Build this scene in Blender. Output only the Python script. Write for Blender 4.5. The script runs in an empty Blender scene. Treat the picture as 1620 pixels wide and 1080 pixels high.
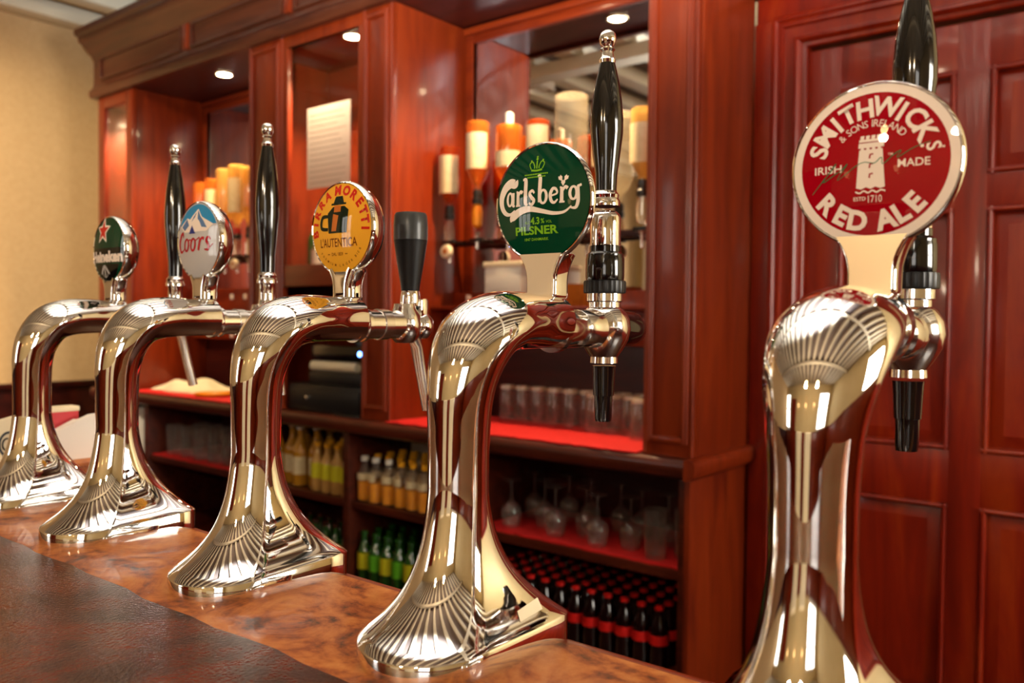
import bpy, bmesh, math, random
from mathutils import Vector, Matrix
random.seed(7)
PI = math.pi
SC = bpy.context.scene
COL = SC.collection

# ------------------------------------------------------------------ camera
ZC = 1.28
TH = math.radians(38.7); PITCH = math.atan(35/1330); ROLL = math.radians(0.55); FPX = 1330.0
cd = bpy.data.cameras.new('camera'); cam = bpy.data.objects.new('camera', cd); COL.objects.link(cam)
cd.sensor_width = 36; cd.lens = FPX/1620*36; cd.clip_start = .01
cam.matrix_world = (Matrix.Translation((0, 0, ZC)) @ Matrix.Rotation(TH, 4, 'Z')
                    @ Matrix.Rotation(PI/2-PITCH, 4, 'X') @ Matrix.Rotation(ROLL, 4, 'Z'))
cd.dof.use_dof = True; cd.dof.focus_distance = .72; cd.dof.aperture_fstop = 7.0
SC.camera = cam
# ------------------------------------------------------------------ world, exposure
SC.view_settings.view_transform = 'Standard'; SC.view_settings.look = 'None'
SC.view_settings.exposure = 0.5; SC.view_settings.gamma = 1.0
SC.view_settings.use_curve_mapping = False
w = bpy.data.worlds.new('world'); SC.world = w; w.use_nodes = True
w.node_tree.nodes['Background'].inputs[0].default_value = (1, .93, .84, 1)
w.node_tree.nodes['Background'].inputs[1].default_value = .25
SC.cycles.use_denoising = True
SC.cycles.max_bounces = 10; SC.cycles.transparent_max_bounces = 24
SC.cycles.caustics_reflective = False; SC.cycles.caustics_refractive = False
SC.cycles.sample_clamp_indirect = 6.0


def light(name, kind, loc, energy, color, rot=(0, 0, 0), **kw):
    d = bpy.data.lights.new(name, kind); d.energy = energy; d.color = color
    for k, v in kw.items(): setattr(d, k, v)
    o = bpy.data.objects.new(name, d); o.location = loc; o.rotation_euler = rot; COL.objects.link(o)
    return o


# camera flash bounced off the ceiling, daylight from the window side
fl = light('bounce_flash', 'SPOT', (.1, -.3, 1.62), 1200, (.93, .96, 1), (0, 0, 0), spot_size=math.radians(76), spot_blend=.7, shadow_soft_size=.06)
fl.rotation_euler = Vector((-1.2, 1.35, 1.5)).to_track_quat('-Z', 'Y').to_euler()
WARM = (1, .68, .36)
DOWNLIGHTS = [(-3.72, 2.36), (-2.73, 2.33), (-1.78, 2.36), (-4.48, 2.38)]

# ------------------------------------------------------------------ helpers


def S(h):
    h = h.lstrip('#'); r = []
    for i in (0, 2, 4):
        c = int(h[i:i+2], 16)/255
        r.append(c/12.92 if c <= .04045 else ((c+.055)/1.055)**2.4)
    return (r[0], r[1], r[2], 1)


def mat(name, col, rough=.5, metal=0, coat=0, coat_rough=.05, emit=None, es=0, spec=.5, trans=0, ior=1.45, noise=None):
    m = bpy.data.materials.new(name); m.use_nodes = True
    nt = m.node_tree; b = nt.nodes['Principled BSDF']
    c = S(col) if isinstance(col, str) else col
    b.inputs['Base Color'].default_value = c
    b.inputs['Roughness'].default_value = rough; b.inputs['Metallic'].default_value = metal
    b.inputs['Coat Weight'].default_value = coat; b.inputs['Coat Roughness'].default_value = coat_rough
    b.inputs['Specular IOR Level'].default_value = spec
    b.inputs['Transmission Weight'].default_value = trans; b.inputs['IOR'].default_value = ior
    if emit:
        b.inputs['Emission Color'].default_value = S(emit) if isinstance(emit, str) else emit
        b.inputs['Emission Strength'].default_value = es
    if noise:                                    # (scale, second colour, bump)
        sc, c2, bump = noise
        tc = nt.nodes.new('ShaderNodeTexCoord'); n = nt.nodes.new('ShaderNodeTexNoise')
        n.inputs['Scale'].default_value = sc; n.inputs['Detail'].default_value = 5
        nt.links.new(tc.outputs['Object'], n.inputs['Vector'])
        mx = nt.nodes.new('ShaderNodeMix'); mx.data_type = 'RGBA'
        mx.inputs['A'].default_value = c; mx.inputs['B'].default_value = S(c2)
        nt.links.new(n.outputs['Fac'], mx.inputs['Factor']); nt.links.new(mx.outputs['Result'], b.inputs['Base Color'])
        if bump:
            bp = nt.nodes.new('ShaderNodeBump'); bp.inputs['Strength'].default_value = bump; bp.inputs['Distance'].default_value = .002
            nt.links.new(n.outputs['Fac'], bp.inputs['Height']); nt.links.new(bp.outputs['Normal'], b.inputs['Normal'])
    return m


def wood(name, scale, cols, rough=.36, coat=.22, coat_rough=.10, bump=.05, warp=1.2):
    m = bpy.data.materials.new(name); m.use_nodes = True
    nt = m.node_tree; b = nt.nodes['Principled BSDF']; L = nt.links.new
    tc = nt.nodes.new('ShaderNodeTexCoord'); mp = nt.nodes.new('ShaderNodeMapping')
    mp.inputs['Scale'].default_value = scale
    n = nt.nodes.new('ShaderNodeTexNoise'); n.inputs['Scale'].default_value = 1; n.inputs['Detail'].default_value = 7
    n.inputs['Roughness'].default_value = .6; n.inputs['Distortion'].default_value = warp
    r = nt.nodes.new('ShaderNodeValToRGB')
    L(tc.outputs['Object'], mp.inputs['Vector']); L(mp.outputs['Vector'], n.inputs['Vector']); L(n.outputs['Fac'], r.inputs['Fac'])
    el = r.color_ramp.elements
    el[0].position = .28; el[0].color = S(cols[0]); el[1].position = .75; el[1].color = S(cols[-1])
    if len(cols) > 2:
        e = el.new(.5); e.color = S(cols[1])
    L(r.outputs['Color'], b.inputs['Base Color'])
    b.inputs['Roughness'].default_value = rough; b.inputs['Specular IOR Level'].default_value = .3
    b.inputs['Coat Weight'].default_value = coat; b.inputs['Coat Roughness'].default_value = coat_rough
    bp = nt.nodes.new('ShaderNodeBump'); bp.inputs['Strength'].default_value = bump; bp.inputs['Distance'].default_value = .001
    L(n.outputs['Fac'], bp.inputs['Height']); L(bp.outputs['Normal'], b.inputs['Normal'])
    return m


def thin_glass(name, tint, ior=1.5, rough=.01, gloss=(1, 1, 1, 1), body=0, bcol=None):
    m = bpy.data.materials.new(name); m.use_nodes = True
    nt = m.node_tree; nt.nodes.remove(nt.nodes['Principled BSDF']); L = nt.links.new
    t = nt.nodes.new('ShaderNodeBsdfTransparent'); t.inputs[0].default_value = S(tint) if isinstance(tint, str) else tint
    if body:
        d1 = nt.nodes.new('ShaderNodeBsdfDiffuse'); d2 = nt.nodes.new('ShaderNodeBsdfTranslucent'); a1 = nt.nodes.new('ShaderNodeMixShader'); a2 = nt.nodes.new('ShaderNodeMixShader')
        for d_ in (d1, d2): d_.inputs[0].default_value = bcol or tint
        a2.inputs[0].default_value = body
        L(d1.outputs[0], a1.inputs[1]); L(d2.outputs[0], a1.inputs[2]); L(t.outputs[0], a2.inputs[1]); L(a1.outputs[0], a2.inputs[2]); t = a2
    g = nt.nodes.new('ShaderNodeBsdfGlossy'); g.inputs['Roughness'].default_value = rough; g.inputs['Color'].default_value = gloss
    f = nt.nodes.new('ShaderNodeFresnel')
    ge = nt.nodes.new('ShaderNodeNewGeometry'); im = nt.nodes.new('ShaderNodeMath'); im.operation = 'MULTIPLY_ADD'   # same reflectance on both faces of the thin wall
    im.inputs[1].default_value = 1/ior-ior; im.inputs[2].default_value = ior
    L(ge.outputs['Backfacing'], im.inputs[0]); L(im.outputs[0], f.inputs['IOR'])
    x = nt.nodes.new('ShaderNodeMixShader'); o = nt.nodes['Material Output']
    L(f.outputs[0], x.inputs[0]); L(t.outputs[0], x.inputs[1]); L(g.outputs[0], x.inputs[2]); L(x.outputs[0], o.inputs[0])
    return m


class MB:
    def __init__(self): self.v = []; self.f = []

    def add(self, vs, fs):
        n = len(self.v); self.v += [tuple(p) for p in vs]; self.f += [tuple(i+n for i in q) for q in fs]; return self

    def box(self, x0, x1, y0, y1, z0, z1, b=.0, seg=2):
        bm = bmesh.new(); bmesh.ops.create_cube(bm, size=1)
        for v in bm.verts:
            v.co = (x0+(v.co.x+.5)*(x1-x0), y0+(v.co.y+.5)*(y1-y0), z0+(v.co.z+.5)*(z1-z0))
        if b > 0: bmesh.ops.bevel(bm, geom=list(bm.edges), offset=min(b, .45*min(x1-x0, y1-y0, z1-z0)), segments=seg, affect='EDGES', profile=.6)
        bm.verts.index_update()
        self.add([v.co[:] for v in bm.verts], [[v.index for v in f.verts] for f in bm.faces]); bm.free(); return self

    def rings(self, rs, cap0=True, cap1=True, closed=True):
        n = len(rs[0]); vs = [p for r in rs for p in r]; fs = []
        for i in range(len(rs)-1):
            for j in range(n if closed else n-1):
                k = (j+1) % n
                fs.append((i*n+j, i*n+k, (i+1)*n+k, (i+1)*n+j))
        if cap0: fs.append(tuple(reversed(range(n))))
        if cap1: fs.append(tuple((len(rs)-1)*n+j for j in range(n)))
        return self.add(vs, fs)

    def lathe(self, prof, c=(0, 0, 0), n=24, axis='z', cap0=True, cap1=True, arc=None):
        rs = []
        for r, h in prof:
            ring = []
            r = max(r, 1e-5)
            for j in range(n if arc is None else n+1):
                a = 2*PI*j/n if arc is None else arc[0]+(arc[1]-arc[0])*j/n
                x, y = r*math.cos(a), r*math.sin(a)
                p = {'z': (x, y, h), 'y': (x, h, -y), 'x': (h, x, y)}[axis]
                ring.append((c[0]+p[0], c[1]+p[1], c[2]+p[2]))
            rs.append(ring)
        return self.rings(rs, cap0 and arc is None, cap1 and arc is None, arc is None)

    def prism(self, poly, a0, a1, axis='x'):
        def P(p, a): return {'x': (a, p[0], p[1]), 'y': (p[0], a, p[1]), 'z': (p[0], p[1], a)}[axis]
        return self.rings([[P(p, a0) for p in poly], [P(p, a1) for p in poly]])

    def tube(self, pts, r, n=12):
        pts = [Vector(p) for p in pts]; rs = []; up = Vector((0, 0, 1))
        for i, p in enumerate(pts):
            d = (pts[min(i+1, len(pts)-1)]-pts[max(i-1, 0)]).normalized()
            u = d.orthogonal().normalized() if abs(d.dot(up)) > .95 else d.cross(up).normalized()
            if i and u.dot(pu) < 0: u = -u
            pu = u
            v = d.cross(u); rr = r[i] if isinstance(r, (list, tuple)) else r
            rs.append([p+u*rr*math.cos(2*PI*j/n)+v*rr*math.sin(2*PI*j/n) for j in range(n)])
        return self.rings(rs)

    def build(self, name, m, parent=None, sharp=38, local=False, normals=True):
        off = Vector((0, 0, 0))
        if parent is not None and not local:
            p = parent
            while p is not None: off += p.location; p = p.parent
        me = bpy.data.meshes.new(name)
        me.from_pydata([(a-off[0], b-off[1], c-off[2]) for a, b, c in self.v], [], self.f)
        bm = bmesh.new(); bm.from_mesh(me)
        bmesh.ops.remove_doubles(bm, verts=bm.verts, dist=2e-6)
        if normals: bmesh.ops.recalc_face_normals(bm, faces=bm.faces)
        bm.to_mesh(me); bm.free()
        for p in me.polygons: p.use_smooth = True
        if sharp: me.set_sharp_from_angle(angle=math.radians(sharp))
        me.materials.append(m)
        o = bpy.data.objects.new(name, me); COL.objects.link(o)
        if parent is not None: o.parent = parent
        return o


def tag(o, label=None, cat=None, group=None, kind=None):
    if label: o['label'] = label
    if cat: o['category'] = cat
    if group: o['group'] = group
    if kind: o['kind'] = kind
    return o


def thing(name, label, cat, loc=(0, 0, 0), group=None):
    o = bpy.data.objects.new(name, None); o.empty_display_size = .05; o.location = loc; COL.objects.link(o)
    return tag(o, label, cat, group)


def struct(name, mb, m, label=None, **k):
    return tag(mb.build(name, m, **k), label, None, None, 'structure')


KIDS = {}


def kids(o): return [c for c in bpy.data.objects if c.parent == o]


def copy_tree(o, parent=None):
    c = o.copy(); COL.objects.link(c)
    if parent is not None: c.parent = parent
    if o.name not in KIDS: KIDS[o.name] = kids(o)
    for ch in KIDS[o.name]: copy_tree(ch, c)
    return c


def place_all(proto, spots, labels, group, jitter=0):
    """spots: (x, y, z); labels: one string or a function of the index"""
    out = []
    for i, p in enumerate(spots):
        o = proto if i == 0 else copy_tree(proto)
        out.append(o)
    for i, (o, p) in enumerate(zip(out, spots)):
        o.location = p; o.rotation_euler = (0, 0, random.uniform(-jitter, jitter))
        o['label'] = labels if isinstance(labels, str) else labels(i); o['group'] = group
    return out


def catmull(pts, n=8):
    P = [pts[0]]+list(pts)+[pts[-1]]; out = []
    for i in range(1, len(P)-2):
        for k in range(n):
            t = k/n
            out.append(tuple(.5*((2*b)+(c-a)*t+(2*a-5*b+4*c-d)*t*t+(3*b-a-3*c+d)*t**3)
                             for a, b, c, d in zip(P[i-1], P[i], P[i+1], P[i+2])))
    out.append(tuple(pts[-1])); return out


# ------------------------------------------------------------------ materials
RED = ('#581706', '#722408', '#822e0b')
M = {}
M['wood_v'] = wood('mahogany upright grain', (14, 14, 1.6), RED)
M['wood_h'] = wood('mahogany level grain', (1.6, 14, 14), RED)
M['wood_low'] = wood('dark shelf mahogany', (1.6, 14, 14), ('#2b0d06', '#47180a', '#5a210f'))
M['wood_sheen_brown'] = wood('cornice mahogany with painted brown sheen', (1.6, 14, 14), ('#33140a', '#4a2010', '#5a2b16'))  # browner tone puts the pale room's reflection into the cornice colour
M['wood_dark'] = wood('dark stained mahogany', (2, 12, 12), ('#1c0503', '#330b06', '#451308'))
M['wood_door'] = wood('door mahogany', (12, 12, 1.4), ('#5c1004', '#7c1a05', '#923008'))
M['oak_orange'] = wood('orange turned wood', (20, 20, 4), ('#8a4312', '#b5661f', '#c98033'))
M['chrome'] = mat('chrome', (.90, .89, .88, 1), .03, 1)
M['satin'] = mat('satin steel', (.75, .71, .66, 1), .22, 1)
M['silver'] = mat('soft polished steel', (.84, .82, .79, 1), .13, 1)
M['gold'] = mat('brushed champagne metal', (.80, .64, .42, 1), .42, 1)
M['black'] = mat('gloss black plastic', '#0b0a0a', .12, coat=.6, coat_rough=.04)
M['black_satin'] = mat('satin black plastic', '#141516', .35)
M['grey_grip'] = mat('smoky grey grip', '#3a3c3c', .3)
M['rubber'] = mat('black rubber', '#101010', .5)
M['wall'] = mat('cream textured wallpaper', '#cfae80', .8, noise=(38, '#bd9b6b', .5))
M['wall_room'] = mat('cream painted plaster', '#d2bd8e', .7, noise=(3, '#c6ae7c', .05))
M['ceil'] = mat('ceiling board', '#8d807a', .75, noise=(6, '#7d716c', .1))
M['beam'] = mat('cream painted beam', '#e3d8bf', .6, noise=(8, '#d8ccb2', .08))
M['floor'] = wood('dark floorboards', (9, 1.2, 9), ('#1d0d07', '#33180d', '#422011'))
M['mirror'] = mat('mirror silvering', (.86, .84, .82, 1), .008, 1)
M['red_mat'] = mat('red bar matting', '#d81410', .75, noise=(90, '#b00c0a', .9))
M['white'] = mat('white plastic', '#d8d2c8', .4)
M['ink_paper'] = thin_glass('backlit notice paper', (0, 0, 0, 1), 1.02, .6, body=1.0, bcol=(.52, .47, .43, 1))
M['paper'] = mat('white paper', '#e9e0d4', .7)
M['cream'] = mat('cream card', '#e2d3b2', .6)
M['cream_label'] = mat('cream bottle label', '#d9c8a2', .6, noise=(60, '#b8a276', 0))
M['ink'] = mat('grey print', '#8d8172', .8)
M['yellow'] = mat('amber plastic', '#d98a12', .4)
M['pane'] = thin_glass('window pane glass', (.97, .97, .96, 1), 1.45, .01)
M['clear'] = thin_glass('clear drinking glass', (.95, .93, .91, 1), 1.6, .06, body=.05, bcol=(.9, .85, .78, 1))
M['gold_glint_base'] = thin_glass('tumbler glass with painted gold glint', (.98, .93, .86, 1), 2.1, .09, body=.4, bcol=(1, .80, .52, 1))  # warm diffuse body paints golden lamp glints onto the tumbler bottoms
M['clear_thick'] = mat('clear cut glass', (1, 1, 1, 1), .02, trans=1, ior=1.5)
M['amber'] = thin_glass('amber spirit', (.99, .62, .22, 1), 1.5, .06, body=.35, bcol=(.9, .32, .05, 1))
M['amber_dark'] = thin_glass('dark amber spirit', (.93, .42, .12, 1), 1.5, .06, body=.3, bcol=(.55, .13, .03, 1))
M['gold_spirit'] = thin_glass('pale gold spirit', (1, .86, .55, 1), 1.5, .06, body=.4, bcol=(.95, .62, .2, 1))
M['clear_spirit'] = thin_glass('clear spirit', (.97, .95, .89, 1), 1.5, .06, body=.18, bcol=(.9, .8, .6, 1))
M['cola'] = mat('cola filled glass', '#130505', .06, coat=.5)
M['cap_red'] = mat('red enamel cap', '#b3120d', .35)
M['label_red'] = mat('red bottle label', '#c4140f', .45)
M['juice'] = mat('orange juice', '#f2900f', .25, noise=(30, '#f7ac2c', 0))
M['cap_yellow'] = mat('yellow enamel cap', '#d99a17', .35)
M['cap_white'] = mat('white enamel cap', '#ded8cc', .35)
M['green_glass'] = mat('green bottle glass', '#1c4a14', .06, coat=.5)
M['label_green'] = mat('bright green label', '#57a31c', .5)
M['label_yellow'] = mat('yellow green label', '#c0b81c', .5)
M['wine_glass_fill'] = mat('straw coloured wine', '#a9741a', .1, coat=.4)
M['brown_glass'] = mat('brown bottle glass', '#3a1a08', .06, coat=.5)
M['tonic'] = mat('pale mixer', '#b58a4a', .1, coat=.4)

# ------------------------------------------------------------------ the room
struct('floor', MB().box(-5.3, 3.3, -3.7, 2.8, -.06, 0), M['floor'])
struct('ceiling', MB().box(-5.3, 3.3, -3.7, 2.8, 3.1, 3.16), M['ceil'])
struct('wall_left', MB().box(-5.3, -5.2, -3.7, 2.8, 0, 3.1), M['wall'])
struct('wall_right', MB().box(3.2, 3.3, -3.7, 2.8, 0, 3.1), M['wall_room'])
struct('wall_front', MB().box(-5.2, 3.2, -3.7, -3.6, 0, 3.1), M['wall_room'])
struct('wall_back', MB().box(-5.2, 3.2, 2.66, 2.8, 0, 3.1), M['wall_room'])
mb = MB().box(-5.2, -5.175, -3.6, 2.66, 0, .87, .002).box(-5.2, -5.15, -3.6, 2.66, .86, .89, .006)
struct('baseboard_left', mb, M['wood_dark'])
mb = MB().box(-5.15, 3.17, -3.6, -3.57, 0, 1.08, .002).box(-5.15, 3.17, -3.6, -3.54, 1.07, 1.11, .006)
struct('baseboard_front', mb, M['wood_h'])
mb = MB().box(3.17, 3.2, -3.6, 2.66, 0, 1.08, .002).box(3.14, 3.2, -3.6, 2.66, 1.07, 1.11, .006)
struct('baseboard_right', mb, M['wood_h'])
def unseen_door(n, x0, x1):
    m_ = MB().box(x0-.09, x0, -3.6, -3.53, 0, 2.2, .006).box(x1, x1+.09, -3.6, -3.53, 0, 2.2, .006).box(x0-.09, x1+.09, -3.6, -3.53, 2.1, 2.2, .006).box(x0, x1, -3.6, -3.56, 0, 2.1, .003)
    for z0, z1 in ((.2, .95), (1.1, 1.95)): m_.box(x0+.12, x1-.12, -3.565, -3.545, z0, z1, .012)
    struct('door_%d' % n, m_, M['wood_door'])
unseen_door(2, -3.4, -2.5)  # unseen door added to darken the reflections in the chrome
struct('trim_1', MB().box(-5.2, -5.06, -3.6, 2.66, 2.97, 3.1, .01), M['beam'])
k = 0
x = -4.86
while x < 3.1:
    struct('ceiling_beam', MB().box(x, x+.13, -3.6, 2.66, 3.0, 3.1, .008), M['beam']); x += .4
for y in (.56, -1.45):
    struct('ceiling_beam', MB().box(-5.06, 3.2, y, y+.14, 2.9, 2.99, .008), M['beam'])
# windows of the room behind the photographer (lit by the sky outside)
M['sky_pane'] = mat('daylit window pane', '#ffffff', .3, emit=(1, .96, .9, 1), es=3.2)
M['sky_side'] = mat('brightly daylit window pane', '#ffffff', .3, emit=(1, .93, .82, 1), es=17)
M['frame_white'] = mat('white window paint', '#ddd6c8', .5)


def window(n, plane, a0, a1, z0, z1):
    fr = MB(); pane = MB(); nb = 3
    def B(m, u0, u1, d0, d1, w0, w1, b=0):
        if plane == 'front': m.box(u0, u1, -3.6+d0, -3.6+d1, w0, w1, b)
        else: m.box(3.2-d1, 3.2-d0, u0, u1, w0, w1, b)
    for u in (a0, a1-.07): B(fr, u, u+.07, 0, .06, z0, z1, .005)
    for z in (z0, z1-.07): B(fr, a0, a1, 0, .055, z, z+.07, .005)
    for i in range(1, nb):
        u = a0+(a1-a0)*i/nb; B(fr, u-.018, u+.018, .004, .045, z0, z1)
    B(fr, a0, a1, .004, .045, (z0+z1)/2-.018, (z0+z1)/2+.018)
    B(pane, a0+.05, a1-.05, .002, .012, z0+.05, z1-.05)
    o = struct('window_%d' % n, fr, M['frame_white'])
    p = pane.build('pane', M['sky_side' if plane == 'right' else 'sky_pane'], o)


window(1, 'front', 1.2, 2.7, 1.1, 2.5)
window(3, 'front', -5.05, -3.95, 1.0, 2.5)
window(2, 'right', .6, 2.2, 1.15, 2.5)
# wall lamps and pendants behind the photographer
M['bulb'] = mat('warm bulb glow', '#ffd9a0', .3, emit=(1, .62, .25, 1), es=28)
M['shade'] = mat('frosted amber shade', '#e7b870', .4, emit=(1, .6, .25, 1), es=2.2)
for i, (x, lab) in enumerate([(-.62, 'hanging pendant lamp nearer the window wall with amber bulb'), (.22, 'hanging pendant lamp on the door side with amber bulb')]):
    t = thing('pendant_lamp', lab, 'lamp', (x, -1.6, 2.2), 'pendant lamps over the drinkers side')
    MB().tube([(x, -1.6, 2.32), (x, -1.6, 3.1)], .006).build('cord', M['black_satin'], t)
    MB().lathe([(.025, 2.26), (.03, 2.3), (.02, 2.33), (.008, 2.34)], (x, -1.6, 0)).build('socket', M['gold'], t)
    MB().lathe([(.002, 2.14), (.03, 2.15), (.05, 2.19), (.045, 2.23), (.022, 2.265)], (x, -1.6, 0)).build('bulb', M['bulb'], t)
    light('pendant_glow', 'POINT', (x, -1.6, 2.08), 26, (1, .80, .58), shadow_soft_size=.06)
for i, x in enumerate((-1.9, -.7, .5, 1.7)):
    t = thing('wall_lamp', ['amber wall lamp beside the front window', 'amber wall lamp second from the front window',
                            'amber wall lamp third from the front window', 'amber wall lamp farthest from the front window'][i], 'lamp', (x, -3.6, 1.8), 'wall lamps')
    MB().lathe([(.05, 0), (.045, .02), (.01, .03)], (x, -3.6, 1.8), axis='y').build('backplate', M['gold'], t)
    MB().tube([(x, -3.58, 1.8), (x, -3.5, 1.79), (x, -3.48, 1.83)], .008).build('arm', M['gold'], t)
    MB().lathe([(.03, 1.83), (.06, 1.9), (.07, 1.98), (.065, 1.98)], (x, -3.48, 0), cap1=False).build('lamp_shade', M['shade'], t)

for i, x in enumerate((-.75, -.1)):
    t = thing('bar_chair', ['cream upholstered high chair facing the bar, window side', 'cream upholstered high chair facing the bar, door side'][i], 'chair', (x, -1.0, 0), 'high chairs at the bar')
    MB().box(x-.21, x+.21, -1.22, -.80, .70, .78, .03).build('seat', M['cream'], t)
    MB().box(x-.20, x+.20, -1.24, -1.17, .78, 1.18, .03).build('backrest', M['cream'], t)
    for sx in (-1, 1):
        for yy in (-1.19, -.83): MB().box(x+sx*.18-.018, x+sx*.18+.018, yy-.018, yy+.018, 0, .70, .003).build('leg', M['wood_dark'], t)
# ------------------------------------------------------------------ door wall at the right
YD = 2.60
D = MB(); PX = [(-.825, -.512), (-.43, -.115)]; PZ = [(.20, .775), (.925, 1.60), (1.69, 1.98)]
for x0, x1 in ((-.924, -.825), (-.512, -.43), (-.115, -.015)): D.box(x0, x1, YD, YD+.045, 0, 2.11, .003)
zz = [0]+[z for p in PZ for z in p]+[2.11]
for z0, z1 in zip(zz[0::2], zz[1::2]):
    for x0, x1 in PX: D.box(x0-.004, x1+.004, YD+.0005, YD+.0445, z0, z1, .003)
door = struct('door_1', D, M['wood_door'])
for x0, x1 in PX:
    for z0, z1 in PZ:
        f = MB().box(x0-.002, x1+.002, YD+.022, YD+.03, z0-.002, z1+.002)
        a, b = .045, .016
        f.rings([[(x0+d, YD+y, z0+d), (x1-d, YD+y, z0+d), (x1-d, YD+y, z1-d), (x0+d, YD+y, z1-d)] for d, y in ((.012, .024), (.05, .008), (.052, .008))], True, True)
        p = f.build('door_panel', M['wood_door'], door)
        mo = MB()
        for d0, d1, y0, y1 in ((0, .016, -.004, .02),):
            for q in ((x0, x1, z0, z0+d1), (x0, x1, z1-d1, z1), (x0, x0+d1, z0, z1), (x1-d1, x1, z0, z1)):
                mo.box(q[0], q[1], YD+y0+.004, YD+y1, q[2], q[3], .004)
        mo.tube([(x0+.008, YD, z0), (x0+.008, YD, z1)], .0065).tube([(x1-.008, YD, z0), (x1-.008, YD, z1)], .0065).tube([(x0, YD, z0+.008), (x1, YD, z0+.008)], .0065).tube([(x0, YD, z1-.008), (x1, YD, z1-.008)], .0065)
        mo.build('panel_moulding', M['wood_door'], door)
# casing: stepped architrave
arc = MB()
CPR = [(0, .06), (0, -.050), (.006, -.054), (.014, -.054), (.020, -.046), (.026, -.048), (.034, -.048), (.038, -.036), (.048, -.034), (.066, -.034), (.070, -.042), (.078, -.044), (.084, -.038), (.088, -.028), (.095, -.026), (.10, -.02), (.10, .06)]
XO, XE, ZH = -1.024, .08, 2.22
arc.rings([[(XO+d, YD+y, 0) for d, y in CPR], [(XO+d, YD+y, ZH-d) for d, y in CPR], [(XE-d, YD+y, ZH-d) for d, y in CPR], [(XE-d, YD+y, 0) for d, y in CPR]])
struct('trim_2', arc, M['wood_door'])
mb = MB().box(-1.0895, .2, YD-.01, 2.66, 2.22, 2.30, .004).box(-1.085, .22, YD-.05, 2.66, 2.30, 2.335, .008).box(-1.085, .2, YD-.03, 2.66, 2.335, 2.36, .006).box(-1.0895, .2, YD-.01, 2.66, 2.36, 2.98, .004)
struct('trim_3', mb, M['wood_door'])
struct('trim_4', MB().box(-1.09, -1.022, YD-.02, 2.66, 0, 2.22, .003), M['wood_door'])

struct('trim_5', MB().box(.2, .55, 2.63, 2.66, 0, 3.0, .004).box(.47, .55, 2.60, 2.63, 0, 3.0, .006), M['wood_door'])
struct('baseboard_back', MB().box(.55, 3.17, 2.63, 2.66, 0, .8, .003).box(.55, 3.14, 2.61, 2.66, .8, .84, .006), M['wood_door'])
# ------------------------------------------------------------------ back bar
YF = 2.19
ZW = .886           # worktop
TOP = 2.47


def panelled(mb, x0, x1, y, z0, z1, fr=.03):
    """upright board with a raised moulding border, front at y"""
    mb.box(x0, x1, y, y+.03, z0, z1, .002)
    for q in ((x0+.012, x0+.012+fr*.6, z0+.04, z1-.03), (x1-.012-fr*.6, x1-.012, z0+.04, z1-.03)):
        mb.box(q[0], q[1], y-.006, y+.01, q[2], q[3], .003)
        for bx, br in ((q[0]+.005, .0065), (q[1]-.004, .0045)): mb.tube([(bx, y-.006, q[2]), (bx, y-.006, q[3])], br, 12)
    for bx in (x0+.003, x1-.003): mb.tube([(bx, y+.003, z0+.004), (bx, y+.003, z1)], .0055, 12)
    for q in ((z0+.04, z0+.04+fr*.6), (z1-.03-fr*.6, z1-.03)):
        mb.box(x0+.012, x1-.012, y-.0105, y+.01, q[0], q[1], .005)


# base shelving
base = thing('back_bar_shelving', 'long run of open dark mahogany shelving under the back bar worktop', 'shelving', (-2.9, 2.4, 0))
for x in (-1.135, -1.965, -2.62, -3.30, -4.19, -4.66):
    x1 = x+.035
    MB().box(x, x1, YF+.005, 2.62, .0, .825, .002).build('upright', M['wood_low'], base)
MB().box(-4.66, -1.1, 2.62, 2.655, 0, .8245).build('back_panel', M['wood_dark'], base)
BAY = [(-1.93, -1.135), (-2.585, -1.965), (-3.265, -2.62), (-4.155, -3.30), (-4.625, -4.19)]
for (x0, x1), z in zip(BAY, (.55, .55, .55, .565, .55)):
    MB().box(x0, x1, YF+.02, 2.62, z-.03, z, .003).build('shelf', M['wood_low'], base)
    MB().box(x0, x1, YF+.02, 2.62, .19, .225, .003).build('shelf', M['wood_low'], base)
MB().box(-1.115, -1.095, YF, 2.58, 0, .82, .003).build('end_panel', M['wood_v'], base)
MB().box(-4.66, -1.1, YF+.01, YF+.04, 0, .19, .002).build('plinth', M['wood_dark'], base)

top = thing('worktop', 'long mahogany worktop with moulded front edge running along the back bar', 'worktop', (-2.9, 2.4, .84))
prof = [(YF-.012, .825), (YF-.03, .835), (YF-.036, .85), (YF-.036, .872), (YF-.03, .882), (YF-.02, ZW), (2.64, ZW), (2.64, .825)]
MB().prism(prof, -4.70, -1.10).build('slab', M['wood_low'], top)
pr2 = [(-(a-(YF))-1.10+.004, b) for a, b in prof[:6]]
MB().prism([(-1.101, .825)]+[(-1.10+(YF-a), b) for a, b in prof[:6]]+[(-1.101, ZW)], YF-.036, 2.58, 'y').build('end_moulding', M['wood_v'], top)

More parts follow.
